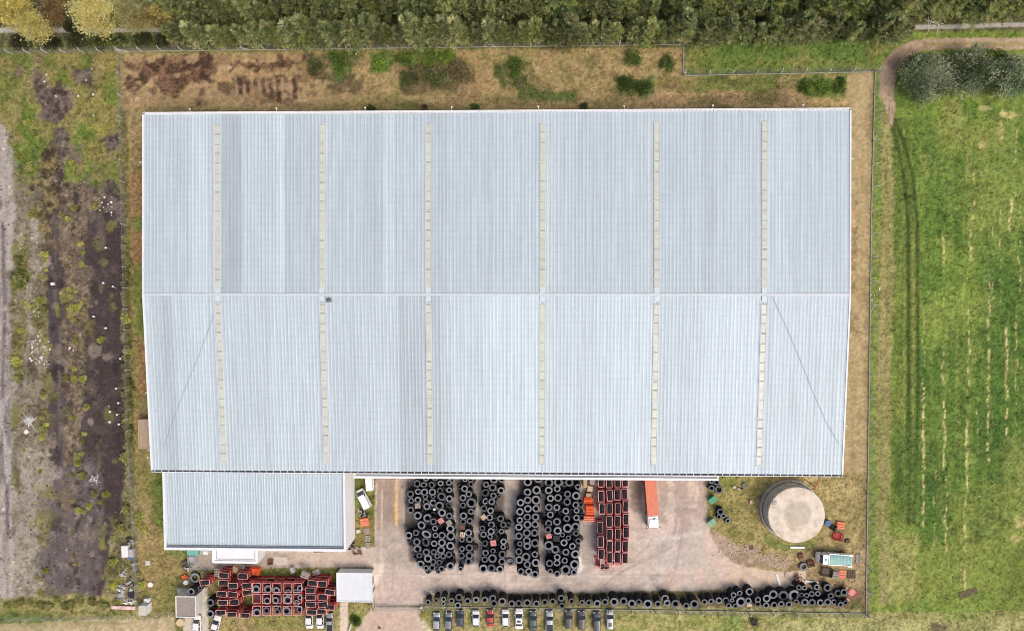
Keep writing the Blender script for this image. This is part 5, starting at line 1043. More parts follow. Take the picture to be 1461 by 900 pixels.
for c, L_ in CC.items():
    for i, (px, py) in enumerate(L_):
        lv = 3 if not (c == 0 and i == 3) else 2
        top = T(px, py, lv * (CH + .02)); rz = R(rng.gauss(0, 1.5))
        for k in range(lv):
            low = k < lv - 1
            cage(cage_a, top.x + rng.gauss(0, .03), top.y + rng.gauss(0, .03), k * (CH + .02), rz + R(rng.gauss(0, .6)), (f'top red cage of tyres, {ORD[i + 1]} from north, {cn_[c]} column beside orange truck' if not low else f'red cage at level {["", "one", "two"][k + 1]} under the {ORD[i + 1]} stack from north in the {cn_[c]} cage column'), 'red tyre cages stacked beside the orange truck', fill=1 if not low else .8)
for i, (px, py) in enumerate(((870, 803), (880.5, 803.5))):
    p = T(px, py, 1.3); cage(cage_b, p.x, p.y, 0, 0, f'empty orange-red cage closing the south end of the {["second", "third"][i]} cage column', 'red tyre cages stacked beside the orange truck', load=None)
p = T(863, 810, .9); g = G(); e = empty('tyre_bundle', (p.x, p.y, 0), 0, 'small dark red frame of tyres at the southernmost end of the cages', 'cage'); g = G()
for s in (-1, 1): g.box((s * 1.0, 0, .45), (.06, 1.0, .9)); g.box((0, s * .5, .86), (1.94, .06, .06))
g.build('frame', M_RED, e)
for s in (-.5, .35): low_tyre(Matrix.Translation((p.x + s, p.y, .1)) @ Matrix.Diagonal((.48, .48, .9, 1)))
p = T(853, 803, 1.5); cage(cage_b, p.x, p.y, 0, math.pi / 2, 'narrow bright red cage standing at the west foot of the cages', 'red tyre cages stacked beside the orange truck', load=None)
# south-west group
SWH = [(318.7, 831), (331.5, 836), (291, 831), (316, 848), (332, 847), (317, 860.5), (333, 860.5), (314.5, 876), (331, 876.5), (348, 877), (352, 835), (352, 846), (346, 823), (318, 821)]
SWE = [(442, 842), (460, 833), (443, 852.5), (460, 852), (460, 862.5), (443, 862), (443, 873), (460, 873.5), (446, 832), (470, 846), (470, 866)]
for nm, L_, where in (('w', SWH, 'behind the pump house'), ('e', SWE, 'beside the white gatehouse')):
    L_ = sorted(L_, key=lambda p: (round(p[1] / 9), p[0]))
    for i, (px, py) in enumerate(L_):
        lv = 3; px += rng.gauss(0, .6); py += rng.gauss(0, .6); top = T(px, py, lv * (CH + .02)); rz = R(rng.gauss(0, 3.5))
        for k in range(lv):
            cage(cage_b, top.x, top.y, k * (CH + .02), rz, (f'red cage of tyres {where}, {ORD[i + 1]} by row from north' if k == lv - 1 else f'red cage at level {["", "one", "two"][k + 1]} of the {ORD[i + 1]} stack {where}'), f'red tyre cages stacked {where}', fill=.9 if k == lv - 1 else .6, w=2.3, l=1.35)
TUB = [(240 + a / 7.5, 780 + b / 7.5, c / 7.5) for a, b, c in [(940,450,38),(1068,452,40),(1158,465,34),(1058,575,35),(1148,568,32),(1050,678,34),(948,700,40),(1155,640,25),(1165,690,26)]] + [(380 + a / 7.5, 780 + b / 7.5, c / 7.5) for a, b, c in [(235,490,34),(313,480,28),(360,440,30),(228,567,42),(360,540,25),(325,597,30),(215,683,42),(358,668,34)]]
TUB.sort(key=lambda p: (round(p[1] / 12), p[0]))
for i, (px, py, r) in enumerate(TUB):
    tyre(px, py, r, 3.5, f'tyre topping a stack among the red frames, {ORD[i + 1]} counted row by row', 'tyre stacks among the south-west red frames')
for i, (px, py) in enumerate([(x, y) for y in (838, 854, 871) for x in (366, 380, 395, 410, 424)]):
    top = T(px, py, 3.8)
    for k in (2,) if i % 2 else (1, 2): cage(cage_c, top.x, top.y, k * (CH + .02) - .02 * (k == 2), 0, f'red open frame around tyre stacks, {ORD[i + 1]} by row, {"upper" if k == 2 else "lower"} one', 'red open frames in the middle of the south-west stacks', load=None)
    cage(cage_c, top.x, top.y, 0, 0, f'red open frame around tyre stacks, {ORD[i + 1]} by row, standing on the ground', 'red open frames in the middle of the south-west stacks', load=None)
for i, (a, b, c, h) in enumerate([(285,330,48,.9),(243,478,35,3.2),(340,440,22,2.4),(450,595,38,2.6),(448,715,38,2.6)]):
    tyre(240 + a / 7.5, 780 + b / 7.5, c / 7.5, h, ['big dark tyre lying flat north of the pump house', 'tyre stack leaning over the pump house north wall', 'small tyre stack east of the pump house', 'tyre stack at the west end of the third cage row', 'tyre stack at the west end of the southern cage row'][i], None)
tag(np_mesh('stacked_tyres', np.concatenate(stackV), np.concatenate(stackF), [M_TY[0], pm('shaded_sidewall', (.075, .077, .084), .85, .35, 3)], mi=np.concatenate(stackM)), 'black tyres below the top ones in the stacks and inside the red cages', 'tyres', kind='stuff')  # low tyres get a darker sidewall colour, standing in for shadow between stacks
# ------------------------------------------------------------------ vehicles
def paint(name, c, rough=.3, metal=0.0):
    m = pm(name, c, rough, .03, .8, metal, spec=.5); m.node_tree.nodes['Principled BSDF'].inputs['Coat Weight'].default_value = .6; m.node_tree.nodes['Principled BSDF'].inputs['Coat Roughness'].default_value = .08; return m
P_WHITE, P_SILVER, P_GREY = paint('car_white', (.80, .80, .80)), paint('car_silver', (.36, .38, .40), .3, .3), paint('car_grey', (.20, .215, .23), .3, .3)
P_BLACK, P_NAVY, P_RED, P_TEAL = paint('car_black', (.035, .037, .042)), paint('car_navy', (.035, .045, .075)), paint('car_red', (.42, .025, .035)), paint('car_teal', (.05, .07, .075))
GLASS = pm('car_glass', (.045, .055, .065), .06, .02, 1, spec=.8); RUB = pm('car_tyre', (.02, .02, .022), .85, .1, 4); RIM = pm('wheel_rim', (.5, .5, .52), .35, .1, 2, .8)
LAMP = pm('lamp_glass', (.75, .76, .75), .15, .02, 2); TAIL = pm('tail_lamp', (.4, .02, .02), .2, .02, 2); BLK = pm('black_plastic', (.03, .03, .032), .6, .1, 3)
def wheel(e, x, y, r, w, s):
    g = G(); g.tube((x - w / 2, y, r), (x + w / 2, y, r), r, 16); o = g.build('wheel', RUB, e)
    g = G(); g.tube((x + s * w / 2, y, r), (x + s * (w / 2 + .015), y, r), r * .62, 12); g.build('rim', RIM, o)
def loft(g, st, lo, mi=0):
    """st: (y, half width, top height); rounded body skin"""
    rows = []
    for y, w, zt in st:
        rows.append([(-w * .9, y, lo), (-w, y, lo + .3 * (zt - lo)), (-w * .985, y, lo + .75 * (zt - lo)), (-w * .90, y, zt - .015), (-w * .6, y, zt + .015), (0, y, zt + .03), (w * .6, y, zt + .015), (w * .90, y, zt - .015), (w * .985, y, lo + .75 * (zt - lo)), (w, y, lo + .3 * (zt - lo)), (w * .9, y, lo)])
    k = len(rows[0]); vs = [p for r in rows for p in r]; fs = []
    for i in range(len(rows) - 1):
        for j in range(k - 1): fs.append((i * k + j, (i + 1) * k + j, (i + 1) * k + j + 1, i * k + j + 1))
        fs.append((i * k + k - 1, (i + 1) * k + k - 1, (i + 1) * k, i * k))
    fs += [tuple(range(k)), tuple(reversed(range((len(rows) - 1) * k, len(rows) * k)))]
    g.add(vs, fs, mi)
def car(px, py, rz, kind, mat, label, L_=4.4, W=1.78, Hc=1.48, group=None, roofm=None, name=None, sun=False):
    pr = {'hatch': dict(r0=-.47, r1=-.30, f1=.10, f0=.27, belt=.92), 'sedan': dict(r0=-.34, r1=-.17, f1=.09, f0=.25, belt=.92), 'suv': dict(r0=-.49, r1=-.42, f1=.10, f0=.25, belt=1.0), 'pickup': dict(r0=-.10, r1=-.06, f1=.13, f0=.25, belt=1.02), 'van': dict(r0=-.495, r1=-.46, f1=.24, f0=.40, belt=1.1)}[kind]
    p = T(px, py, .8); e = empty(name or ('pickup_truck' if kind == 'pickup' else 'van' if kind == 'van' else 'parked_car'), (p.x, p.y, 0), rz, label, 'pickup' if kind == 'pickup' else 'van' if kind == 'van' else 'car', group)
    hw = W / 2; bt = pr['belt']; nose = {'van': .95}.get(kind, .78)
    st = [(-.5, .80, bt * .72), (-.485, .90, bt * .92), (-.43, .965, bt), (-.25, 1, bt + .01), (.05, 1, bt + .01), (.24, .99, bt), (.38, .965, nose + .08), (.455, .90, nose), (.485, .80, nose - .08), (.5, .66, nose - .22)]
    g = G(); loft(g, [(y * L_, w * hw, z) for y, w, z in st], .24); g.build('body', mat, e, smooth=True)
    cw0, cw1 = hw * .90, hw * (.74 if kind != 'van' else .84); zb = bt + .0; zt = Hc if kind != 'van' else 2.0
    y0, y1, y2, y3 = [pr[k] * L_ for k in ('r0', 'r1', 'f1', 'f0')]
    # cabin: a tapered shell with a crowned roof
    def ring(y, w, z): return [(-w, y, z), (-w * .5, y, z + .03), (0, y, z + .04), (w * .5, y, z + .03), (w, y, z)]
    A, B_, C_, D_ = ring(y0, cw0, zb), ring(y1, cw1, zt), ring(y2, cw1, zt), ring(y3, cw0, zb)
    g = G(); g.add(A + B_ + C_ + D_, [(i + 5 * k, i + 1 + 5 * k, i + 6 + 5 * k, i + 5 + 5 * k) for k in range(3) for i in range(4)] + [(0, 5, 10, 15), (4, 19, 14, 9)]); g.build('cabin', roofm or mat, e, smooth=False)
    def pane(nm, a, b, c, d, ins=.07, off=.012):
        a, b, c, d = map(Vector, (a, b, c, d)); m_ = (a + b + c + d) / 4; n = (b - a).cross(d - a).normalized()
        if n.dot(m_ - Vector((0, (y1 + y2) / 2, 1))) < 0: n = -n
        q = [v + (m_ - v) * ins * 1.6 + n * off for v in (a, b, c, d)]
        gg = G(); gg.add([*q, *[v - n * .02 for v in q]], [(0, 1, 2, 3), (3, 2, 1, 0), (0, 1, 5, 4), (1, 2, 6, 5), (2, 3, 7, 6), (3, 0, 4, 7)][1:] + [(0, 1, 2, 3)] if False else [(0, 1, 2, 3), (0, 1, 5, 4), (1, 2, 6, 5), (2, 3, 7, 6), (3, 0, 4, 7)]); gg.build(nm, GLASS, e)
    pane('windshield', C_[0], C_[4], D_[4], D_[0], .05, .035)
    if kind != 'van': pane('rear_window', B_[0], A[0], A[4], B_[4], .06, .035)
    if kind == 'van':
        for s in (0, 4): a, b, c, d = (Vector(B_[s]) * .25 + Vector(C_[s]) * .75), Vector(C_[s]), Vector(D_[s]), (Vector(A[s]) * .25 + Vector(D_[s]) * .75); pane('side_window', a, b, c, d, .10, .012)
    else:
        for s in (0, 4):
            for u, v in ((.04, .48), (.52, .96)):
                tp = lambda k: Vector(B_[s]).lerp(Vector(C_[s]), k); bt_ = lambda k: Vector(A[s]).lerp(Vector(D_[s]), k); pane('side_window', tp(u), tp(v), bt_(v), bt_(u), .07, .012)
    if sun: g = G(); g.box((0, (y1 * .55 + y2 * .45), zt + .045), (cw1 * 1.2, (y2 - y1) * .38, .015)); g.build('sunroof', GLASS, e)
    if kind == 'pickup':
        g = G(); yb0, yb1 = -.485 * L_, y0 - .08
        g.box((0, (yb0 + yb1) / 2, bt + .06), (W * .78, yb1 - yb0 - .1, .04)); g.build('bed', BLK if mat is not P_WHITE else pm('bed_grey', (.2, .2, .21), .6), e)
        g = G()
        for s in (-1, 1): g.box((s * hw * .88, (yb0 + yb1) / 2, bt + .1), (.14, yb1 - yb0, .2))
        g.box((0, yb0 + .05, bt + .1), (W * .74, .1, .2)); g.build('bed_rail', mat, e)
    for y in (-.30 * L_, .31 * L_):
        for s in (-1, 1): wheel(e, s * (hw - .12), y, .32, .21, s)
    for s in (-1, 1):
        g = G(); g.bbox((s * hw * .66, .468 * L_, nose - .12 + .06), (hw * .42, .22, .14), .03, 0, -s * .35); g.build('headlight', LAMP, e)
        g = G(); g.box((s * hw * .72, -.490 * L_, bt - .16), (hw * .3, .07, .16)); g.build('taillight', TAIL, e)
        g = G(); g.bbox((s * (hw + .10), y3 - .18 * L_ * .3, bt + .06), (.22, .11, .13), .02); g.build('mirror', mat, e)
    g = G(); g.bbox((0, .492 * L_, .42), (W * .8, .12, .2), .03); g.build('bumper', BLK, e)
    return e
CG = 'cars parked along the south fence'
for a in ((623, 886.5, 0, 'hatch', P_SILVER, 'silver hatchback at the west end of the parked row', 4.3), (640, 886.5, 0, 'hatch', P_GREY, 'mid grey hatchback between the silver and the dark blue car', 4.4), (656.5, 881.5, 0, 'hatch', P_NAVY, 'dark blue hatchback third in the parked row', 3.9), (679, 882, 0, 'hatch', P_WHITE, 'white small hatchback immediately west of the red car', 3.9),
          (699.5, 881, 0, 'sedan', P_RED, 'red car, the only red one in the parked row', 3.9), (721.3, 881.8, 0, 'hatch', P_WHITE, 'white hatchback immediately east of the red car', 4.2), (760.5, 885, 0, 'sedan', P_TEAL, 'dark teal sedan just east of the big white one', 4.7), (811, 883, 0, 'suv', P_BLACK, 'black car just east of the silver pickup', 4.2),
          (829.5, 884, 0, 'suv', P_BLACK, 'second black car east of the silver pickup', 4.3), (851.7, 886, 0, 'suv', P_NAVY, 'navy blue car second from the east end of the row', 4.3)):
    o = car(a[0], a[1], R(rng.gauss(0, .8)), a[3], a[4], a[5], a[6], group=CG)
car(740.3, 882.3, 0, 'sedan', P_WHITE, 'largest white sedan in the row with dark rear window', 4.9, 1.92, 1.5, CG, sun=True)
car(784, 886, 0, 'pickup', P_SILVER, 'silver double cab pickup with dark load bed', 5.1, 1.85, 1.7, CG)
car(870, 883, 0, 'suv', P_SILVER, 'silver car with dark sunroof at the east end of the row', 4.5, 1.78, 1.6, CG, sun=True)
car(281, 889.5, R(-3), 'hatch', P_WHITE, 'white car with dark windows below the pump house', 4.0)
car(307.5, 891, R(-16), 'sedan', P_WHITE, 'white sedan parked slanted below the red cages', 4.6)
car(441, 886, R(180), 'hatch', P_WHITE, 'western white car of the three below the red cages', 3.5, 1.7); car(456.5, 886, R(180), 'hatch', P_WHITE, 'middle white car of the three below the red cages', 3.5, 1.7); car(470.5, 887, 0, 'pickup', P_SILVER, 'silver pickup beside two white cars below the cages', 4.2, 1.65, 1.6)
car(519.3, 711, R(27), 'van', P_WHITE, 'white van parked slanted on grass beside the office wall', 4.7, 1.85)
car(527.6, 685, R(4), 'van', P_WHITE, 'white van half hidden under the loading canopy', 4.6, 1.8)
# orange container truck
def truck_orange():
    zt = 4.0; a, b = T(926.6, 668, zt), T(932.2, 735, zt); d = (b - a).normalized(); L_ = (b - a).length; rz = math.atan2(d.y, d.x) + math.pi / 2   # local -y is forward
    e = empty('container_truck', (b.x, b.y, 0), rz, 'truck with white cab and long orange-red container trailer', 'truck')
    OR = pm('container_orange', (.62, .16, .075), .5, .12, .8); W = 2.55
    g = G(); n = int(L_ / .28); g.box((0, L_ / 2, 2.72), (W - .10, L_ - .1, 2.5))
    for i in range(n):
        y = .2 + i * .28
        for s in (-1, 1): g.box((s * (W / 2 - .03), y, 2.7), (.06, .14, 2.3))
    for s in (-1, 1):
        for y in (.05, L_ - .05): g.box((s * (W / 2 - .06), y, 2.7), (.14, .12, 2.56))
    g.build('container', OR, e)
    g = G(); g.box((0, L_ / 2, 3.995), (W - .02, L_, .05)); 
    for i in range(int(L_ / .6)): g.box((0, .3 + i * .6, 4.03), (W - .3, .26, .02))
    g.build('container_roof', pm('container_roof_orange', (.66, .20, .11), .55, .14, .9), e)
    g = G(); g.box((0, L_ / 2 - .8, 1.2), (1.1, L_ + 2.0, .28)); g.build('chassis', BLK, e)
    for y in (L_ - 1.2, L_ - 2.5, L_ - 3.8, -.9):
        for s in (-1, 1): wheel(e, s * 1.0, y, .5, .45, s)
    for s in (-1, 1): wheel(e, s * 1.05, -2.9, .5, .32, s)
    cb = G(); z0 = .7
    st = [(-.30, 1.12, 3.15), (-.5, 1.20, 3.35), (-2.2, 1.22, 3.3), (-3.1, 1.2, 3.15), (-3.5, 1.12, 2.3), (-3.62, 1.05, 1.4)]
    loft(cb, st[::-1], z0); cb.build('cab', P_WHITE, e, smooth=False)
    g = G(); g.add([(-1.0, -3.18, 3.13), (1.0, -3.18, 3.13), (1.02, -3.54, 2.32), (-1.02, -3.54, 2.32)], [(0, 1, 2, 3), (3, 2, 1, 0)][:1]); g.build('windshield', GLASS, e)
    g = G(); g.bbox((0, -1.5, 3.42), (1.7, .9, .14), .05); g.build('roof_hatch', P_WHITE, e)
    g = G(); g.box((.25, -.95, 3.40), (.5, .22, .10)); g.build('roof_unit', BLK, e)
    for s in (-1, 1):
        g = G(); g.tube((s * 1.2, -3.2, 2.6), (s * 1.5, -3.3, 2.6), .03); g.bbox((s * 1.52, -3.3, 2.4), (.12, .2, .6), .02); g.build('mirror', BLK, e)
        g = G(); g.box((s * .8, -3.63, 1.1), (.35, .08, .2)); g.build('headlight', LAMP, e)
        g = G(); g.box((s * 1.235, -2.7, 2.3), (.02, .8, .6)); g.build('side_window', GLASS, e)
    g = G(); g.box((0, -3.66, .8), (2.3, .14, .4)); g.build('bumper', P_WHITE, e)
truck_orange()
def truck_green():
    a, b = T(1168.5, 797.3, 2.6), T(1217.5, 800.5, 2.6); d = (a - b); L_ = d.length; rz = math.atan2(d.y, d.x) - math.pi / 2; m_ = (a + b) / 2
    e = empty('tipper_truck', (m_.x, m_.y, 0), rz, 'old white lorry with teal covered load body in the compound corner', 'truck'); h = L_ / 2; W = 2.6
    TE = pm('teal_tarpaulin', (.30, .50, .46), .7, .18, 1.4, bump=.2)
    g = G(); loft(g, [(h - 2.15, 1.1, 2.5), (h - 1.9, 1.2, 2.75), (h - .9, 1.2, 2.7), (h - .35, 1.12, 2.0), (h, 1.0, 1.3)], .6); g.build('cab', P_WHITE, e)
    g = G(); g.add([(-.98, h - .84, 2.70), (.98, h - .84, 2.70), (1.0, h - .38, 2.06), (-1.0, h - .38, 2.06)], [(0, 3, 2, 1)]); g.build('windshield', GLASS, e)
    g = G(); g.box((0, h - 1.5, 2.83), (.5, .45, .10)); g.build('roof_hatch', pm('dull_teal', (.2, .32, .31), .5), e)
    y0, y1 = -h + .2, h - 2.35
    g = G(); nx_ = 14
    vs, fs = [], []
    for i in range(nx_ + 1):
        y = y0 + (y1 - y0) * i / nx_
        for x, z in ((-1.12, 2.25), (-.6, 2.5), (0, 2.58), (.6, 2.5), (1.12, 2.25)): vs.append((x, y, z + (.05 if i % 2 else -.03)))
    for i in range(nx_):
        for j in range(4): fs.append((i * 5 + j, i * 5 + j + 1, i * 5 + j + 6, i * 5 + j + 5))
    g.add(vs, fs); g.build('tarpaulin', TE, e)
    g = G()
    for s in (-1, 1): g.box((s * 1.22, (y0 + y1) / 2, 1.8), (.12, y1 - y0, 1.1)); g.box((s * 1.25, y0 + .35, 2.45), (.28, .9, .14))
    g.box((0, y1 + .07, 1.9), (W - .1, .12, 1.4)); g.box((0, y0 - .07, 1.7), (W - .1, .1, .9)); g.build('load_body', P_WHITE, e)
    g = G(); g.box((0, 0, .9), (.9, L_ - .8, .3)); g.build('chassis', BLK, e)
    for y in (h - 1.2, -h + 1.5, -h + 2.7):
        for s in (-1, 1): wheel(e, s * 1.05, y, .48, .34, s)
    for s in (-1, 1):
        g = G(); g.bbox((s * 1.42, h - .7, 2.2), (.12, .2, .45), .02); g.build('mirror', BLK, e)
        g = G(); g.box((s * .75, h + .0, 1.0), (.3, .08, .2)); g.build('headlight', LAMP, e)
truck_green()
# ------------------------------------------------------------------ crates, pallets, bins and loose things
def cm(nm, c, r=.8, a=.25, s=3): return pm(nm, c, r, a, s)
MC = dict(orange=cm('crate_orange', (.85, .13, .035)), lorange=cm('crate_pale_orange', (.88, .26, .15)), red=cm('crate_red', (.55, .10, .09)), pink=cm('crate_pink', (.72, .30, .28)), wood=cm('raw_wood', (.48, .33, .20)), pwood=cm('pale_wood', (.60, .46, .32)), gwood=cm('grey_wood', (.36, .31, .27)), dwood=cm('dark_wood', (.12, .085, .065)),
          rust=cm('rusty_steel', (.20, .085, .05)), green=cm('bin_green', (.09, .36, .22)), pgreen=cm('bin_faded_green', (.24, .42, .31)), white=cm('white_sheet', (.76, .76, .75)), grey=cm('scrap_grey', (.42, .42, .42)), blue=cm('blue_sheet', (.10, .16, .30)), black=cm('black_scrap', (.025, .025, .028)), teal=cm('teal_sheet', (.16, .40, .36)), card=cm('cardboard', (.45, .32, .20)), stone=cm('pale_stone', (.56, .52, .46)), signp=cm('faded_sign', (.78, .48, .46), .7, .6, 1.2), moss=cm('mossy_board', (.17, .14, .075), .9, .4, 1.5), tan=cm('tan_drum', (.60, .48, .30)))
def at(px, py, z=0): return T(px, py, z)
def pallet(name, px, py, z, sx, sy, rz, m, label, n=6, cat='pallet'):
    p = at(px, py, z + .15); g = G()
    for i in range(n): g.box((-sx / 2 + sx * (i + .5) / n, 0, .13), (sx / n * .68, sy, .03))
    for y in (-sy * .42, 0, sy * .42): g.box((0, y, .06), (sx, .1, .108))
    o = g.build(name, MC[m]); o.location = (p.x, p.y, z); o.rotation_euler = (0, 0, R(rz)); return tag(o, label, cat)
def crate(name, px, py, z, sx, sy, sz, rz, m, label, cat='crate', lid=False, n=4):
    p = at(px, py, z + sz); g = G(); t = .06
    for x in (-1, 1):
        for y in (-1, 1): g.box((x * (sx / 2 - t), y * (sy / 2 - t), sz / 2), (t * 2, t * 2, sz))
    for k in range(3):
        zz = sz * (.15 + .35 * k)
        for s in (-1, 1): g.box((s * (sx / 2 - .02), 0, zz), (.03, sy - .26, sz * .2)); g.box((0, s * (sy / 2 - .02), zz), (sx - .26, .03, sz * .2))
    g.box((0, 0, .05), (sx - .1, sy - .1, .06))
    if lid:
        for i in range(n): g.box((0, -sy / 2 + sy * (i + .5) / n, sz + .02), (sx, sy / n * .62, .035))
        for s in (-.3, .3): g.box((s * sx, 0, sz + .05), (.1, sy, .03))
    o = g.build(name, MC[m]); o.location = (p.x, p.y, z); o.rotation_euler = (0, 0, R(rz)); return tag(o, label, cat)
def block_(name, px, py, z, sx, sy, sz, rz, m, label, cat, b=.05):
    p = at(px, py, z + sz); g = G(); g.bbox((0, 0, sz / 2), (sx, sy, sz), b); o = g.build(name, MC[m]); o.location = (p.x, p.y, z); o.rotation_euler = (0, 0, R(rz)); return tag(o, label, cat)
def bin_(px, py, rz, m, label):
    p = at(px, py, 1.2); e = empty('waste_bin', (p.x, p.y, 0), R(rz), label, 'bin'); g = G()
    g.add([(-.75, -.5, 0), (.75, -.5, 0), (.75, .5, 0), (-.75, .5, 0), (-.9, -.6, 1.15), (.9, -.6, 1.15), (.9, .6, 1.15), (-.9, .6, 1.15)], [(0, 3, 2, 1), (0, 1, 5, 4), (1, 2, 6, 5), (2, 3, 7, 6), (3, 0, 4, 7)]); g.build('body', MC[m], e)
    for s in (-1, 1): g = G(); g.bbox((s * .46, 0, 1.2), (.88, 1.24, .09), .03); g.build('lid', MC[m], e)
def drum(px, py, z, r, h, m, label, name='drum', cat='drum'):
    p = at(px, py, z + h); g = G(); g.lathe([(r * .96, 0), (r, .04), (r, h * .33), (r * 1.04, h * .35), (r, h * .37), (r, h * .64), (r * 1.04, h * .66), (r, h * .68), (r, h - .02), (r * .93, h - .02), (r * .9, h - .06)], 20); o = g.build(name, MC[m]); o.location = (p.x, p.y, z); return tag(o, label, cat)
def scrap(px, py, rx, ry, n, mats, label, h=.6, name='scrap', size=(.2, 1.1)):
    g = G(); p = at(px, py, .2)
    for i in range(n):
        a, q = rng.uniform(0, 6.28), rng.random() ** .6; s = rng.uniform(*size)
        g.box((p.x + math.cos(a) * q * rx / 6.3, p.y + math.sin(a) * q * ry / 6.3, rng.uniform(.06, h)), (s, s * rng.uniform(.1, .5), rng.uniform(.04, .25)), rng.uniform(0, 3.1), rng.randrange(len(mats)), (rng.gauss(0, .3), rng.gauss(0, .3)))
    return tag(g.build(name, [MC[m] for m in mats]), label, 'scrap', kind='stuff')
# on the tyre stacks
pallet('pallet', 595.8, 721.4, 3.3, 1.3, 1.2, 4, 'gwood', 'grey pallet lying on the western tyre block', 5); pallet('pallet', 629, 742.8, 3.4, 1.25, 1.2, 35, 'pink', 'red and white slatted pallet on the western tyre block', 5); pallet('pallet', 640.6, 745.4, 3.3, 1.25, 1.1, 30, 'gwood', 'brown-grey pallet next to the red one on the tyres', 5)
pallet('pallet', 660, 752, 3.0, 1.15, 1.0, 0, 'rust', 'rusty slatted pallet on the second tyre block', 5); pallet('pallet', 659.8, 762.4, 3.2, 1.15, 1.15, -8, 'pwood', 'pale yellow pallet on the second tyre block', 3); pallet('pallet', 690, 737.6, 3.3, 1.2, 1.1, 38, 'pwood', 'yellowish pallet on the third tyre block', 4); crate('crate', 703.7, 774.5, 2.9, 1.25, 1.25, .5, 10, 'pink', 'pinkish red crate on the third tyre block', lid=True)
crate('crate', 783, 764.6, 2.9, 1.2, 1.1, .5, 15, 'pink', 'pale pink crate on the easternmost tyre block', lid=True); block_('box', 794, 767.8, 2.8, 1.5, 1.4, .7, 3, 'black', 'dark square box on the easternmost tyre block', 'box'); drum(619.7, 726.7, 3.0, .28, .5, 'white', 'small white can among tyres of the western block')
# orange crate column
block_('box', 835, 688.5, 0, .9, 2.3, 2.2, 2, 'wood', 'tall brown wooden box nearest the canopy edge', 'box'); block_('box', 845, 687.8, 0, 1.15, 1.2, 2.4, 0, 'gwood', 'greyish box next to the tall brown box', 'box'); block_('box', 841.9, 697.2, 0, 1.2, 1.25, 2.0, -8, 'pwood', 'pale wooden box just north of the orange crates', 'box'); block_('box', 840, 706.3, 0, 1.25, .9, 1.7, 2, 'card', 'pinkish brown box touching the first orange crate', 'box')
crate('crate', 839.8, 713.8, 0, 2.1, 1.25, 1.9, 0, 'orange', 'wide orange slatted crate, northern of the three', lid=True, n=4); crate('crate', 841.8, 727.8, 0, 1.75, 2.0, 2.3, 1, 'orange', 'brightest orange crate, middle of the three', lid=True, n=6); crate('crate', 840.8, 740.3, 0, 2.3, 1.25, 1.7, 0, 'lorange', 'pale orange lattice crate, southern of the three', lid=True, n=3)
# beside the office wall
scrap(517, 731, 7, 7, 26, ('black', 'gwood', 'grey'), 'dark scrap heap between the white van and the orange crate'); crate('crate', 519.5, 745, 0, 1.8, 1.7, .9, 8, 'lorange', 'broken orange crate on grass beside the office', lid=True, n=3)
for i, (x, y, r) in enumerate(((523.3, 757.5, 10), (524, 768, 4), (525, 778, -3))): pallet('pallet', x, y, .02, 1.3, 1.4, r, 'gwood', ['northern frame pallet of three beside the drive', 'middle frame pallet of three beside the drive', 'southern frame pallet of three beside the drive'][i], 4)
block_('concrete_block', 511, 758, 0, .9, .8, .6, 5, 'stone', 'small pale concrete block at the office corner', 'block'); scrap(510, 786, 9, 7, 22, ('dwood', 'rust', 'gwood'), 'broken timber lying at the office south-east corner')
scrap(500, 776, 5, 8, 14, ('black', 'dwood'), 'dark rubbish against the office corner wall', .4); block_('plank', 454.5, 786.5, 0, 2.2, .35, .15, 3, 'dwood', 'dark plank lying below the office parapet', 'plank')
# below the office
g = G(); block_('skip', 274.5, 788.5, 0, 2.6, 1.2, 1.2, 0, 'teal', 'teal covered skip under the office parapet', 'skip'); block_('cabinet', 293, 788.5, 0, 1.1, .9, 1.3, 0, 'white', 'small white cabinet beside the teal skip', 'cabinet')
crate('wire_crate', 272, 800.5, 0, 1.6, 2.0, 1.0, 4, 'grey', 'grey frame crate below the teal skip', n=3); crate('wire_crate', 314, 817, 0, 2.7, 1.9, 1.4, -6, 'gwood', 'broad grey lattice crate at the north edge of the cages', lid=True, n=5); block_('box', 334.7, 812.5, 0, 1.4, 1.3, 1.0, -30, 'card', 'tilted brown box north of the red cages', 'box'); crate('crate', 346.7, 815, 0, 1.25, 1.2, 1.1, -32, 'white', 'white open crate between brown box and orange crate', n=3)
crate('crate', 362.7, 815.5, 0, 2.3, 1.5, 1.3, -6, 'orange', 'vivid orange crate under the white annex', lid=True, n=6); block_('cabinet', 416.7, 813.5, 0, .9, 1.3, 1.0, 20, 'grey', 'small grey cabinet with a dark side north of the cages', 'cabinet'); crate('wire_crate', 435, 820.5, 2.5, 1.9, 1.4, .8, -22, 'gwood', 'pale wire crate lying tilted on the cages', lid=True, n=3); block_('sheet', 451, 817, 0, 1.6, 1.3, .5, 25, 'stone', 'pale bent sheet north of the gatehouse cages', 'sheet')
crate('crate', 384.7, 802.7, 0, 1.1, 1.1, .9, 2, 'rust', 'brown open box on the concrete patch below the office', n=3); scrap(266, 806, 6, 10, 24, ('black', 'grey', 'dwood'), 'dark junk at the west edge of the office yard', .5); scrap(284, 812, 16, 6, 26, ('stone', 'gwood', 'grey'), 'pale rubble spread in the office yard', .25, 'rubble', (.1, .5)); scrap(265, 823, 5, 3, 10, ('orange', 'red'), 'orange-red bits at the west end of the cages', .5)
drum(264.7, 831, 0, .55, .8, 'white', 'white drum at the west end of the red cages'); drum(256.7, 888, 0, .9, .9, 'tan', 'tan round drum below the pump house'); scrap(398, 826, 50, 4, 40, ('red', 'rust', 'black'), 'red and dark scrap along the north edge of the cages', 1.2); scrap(380, 878, 70, 3, 30, ('red', 'gwood'), 'scraps at the foot of the cages', .2, 'scrap', (.1, .4))
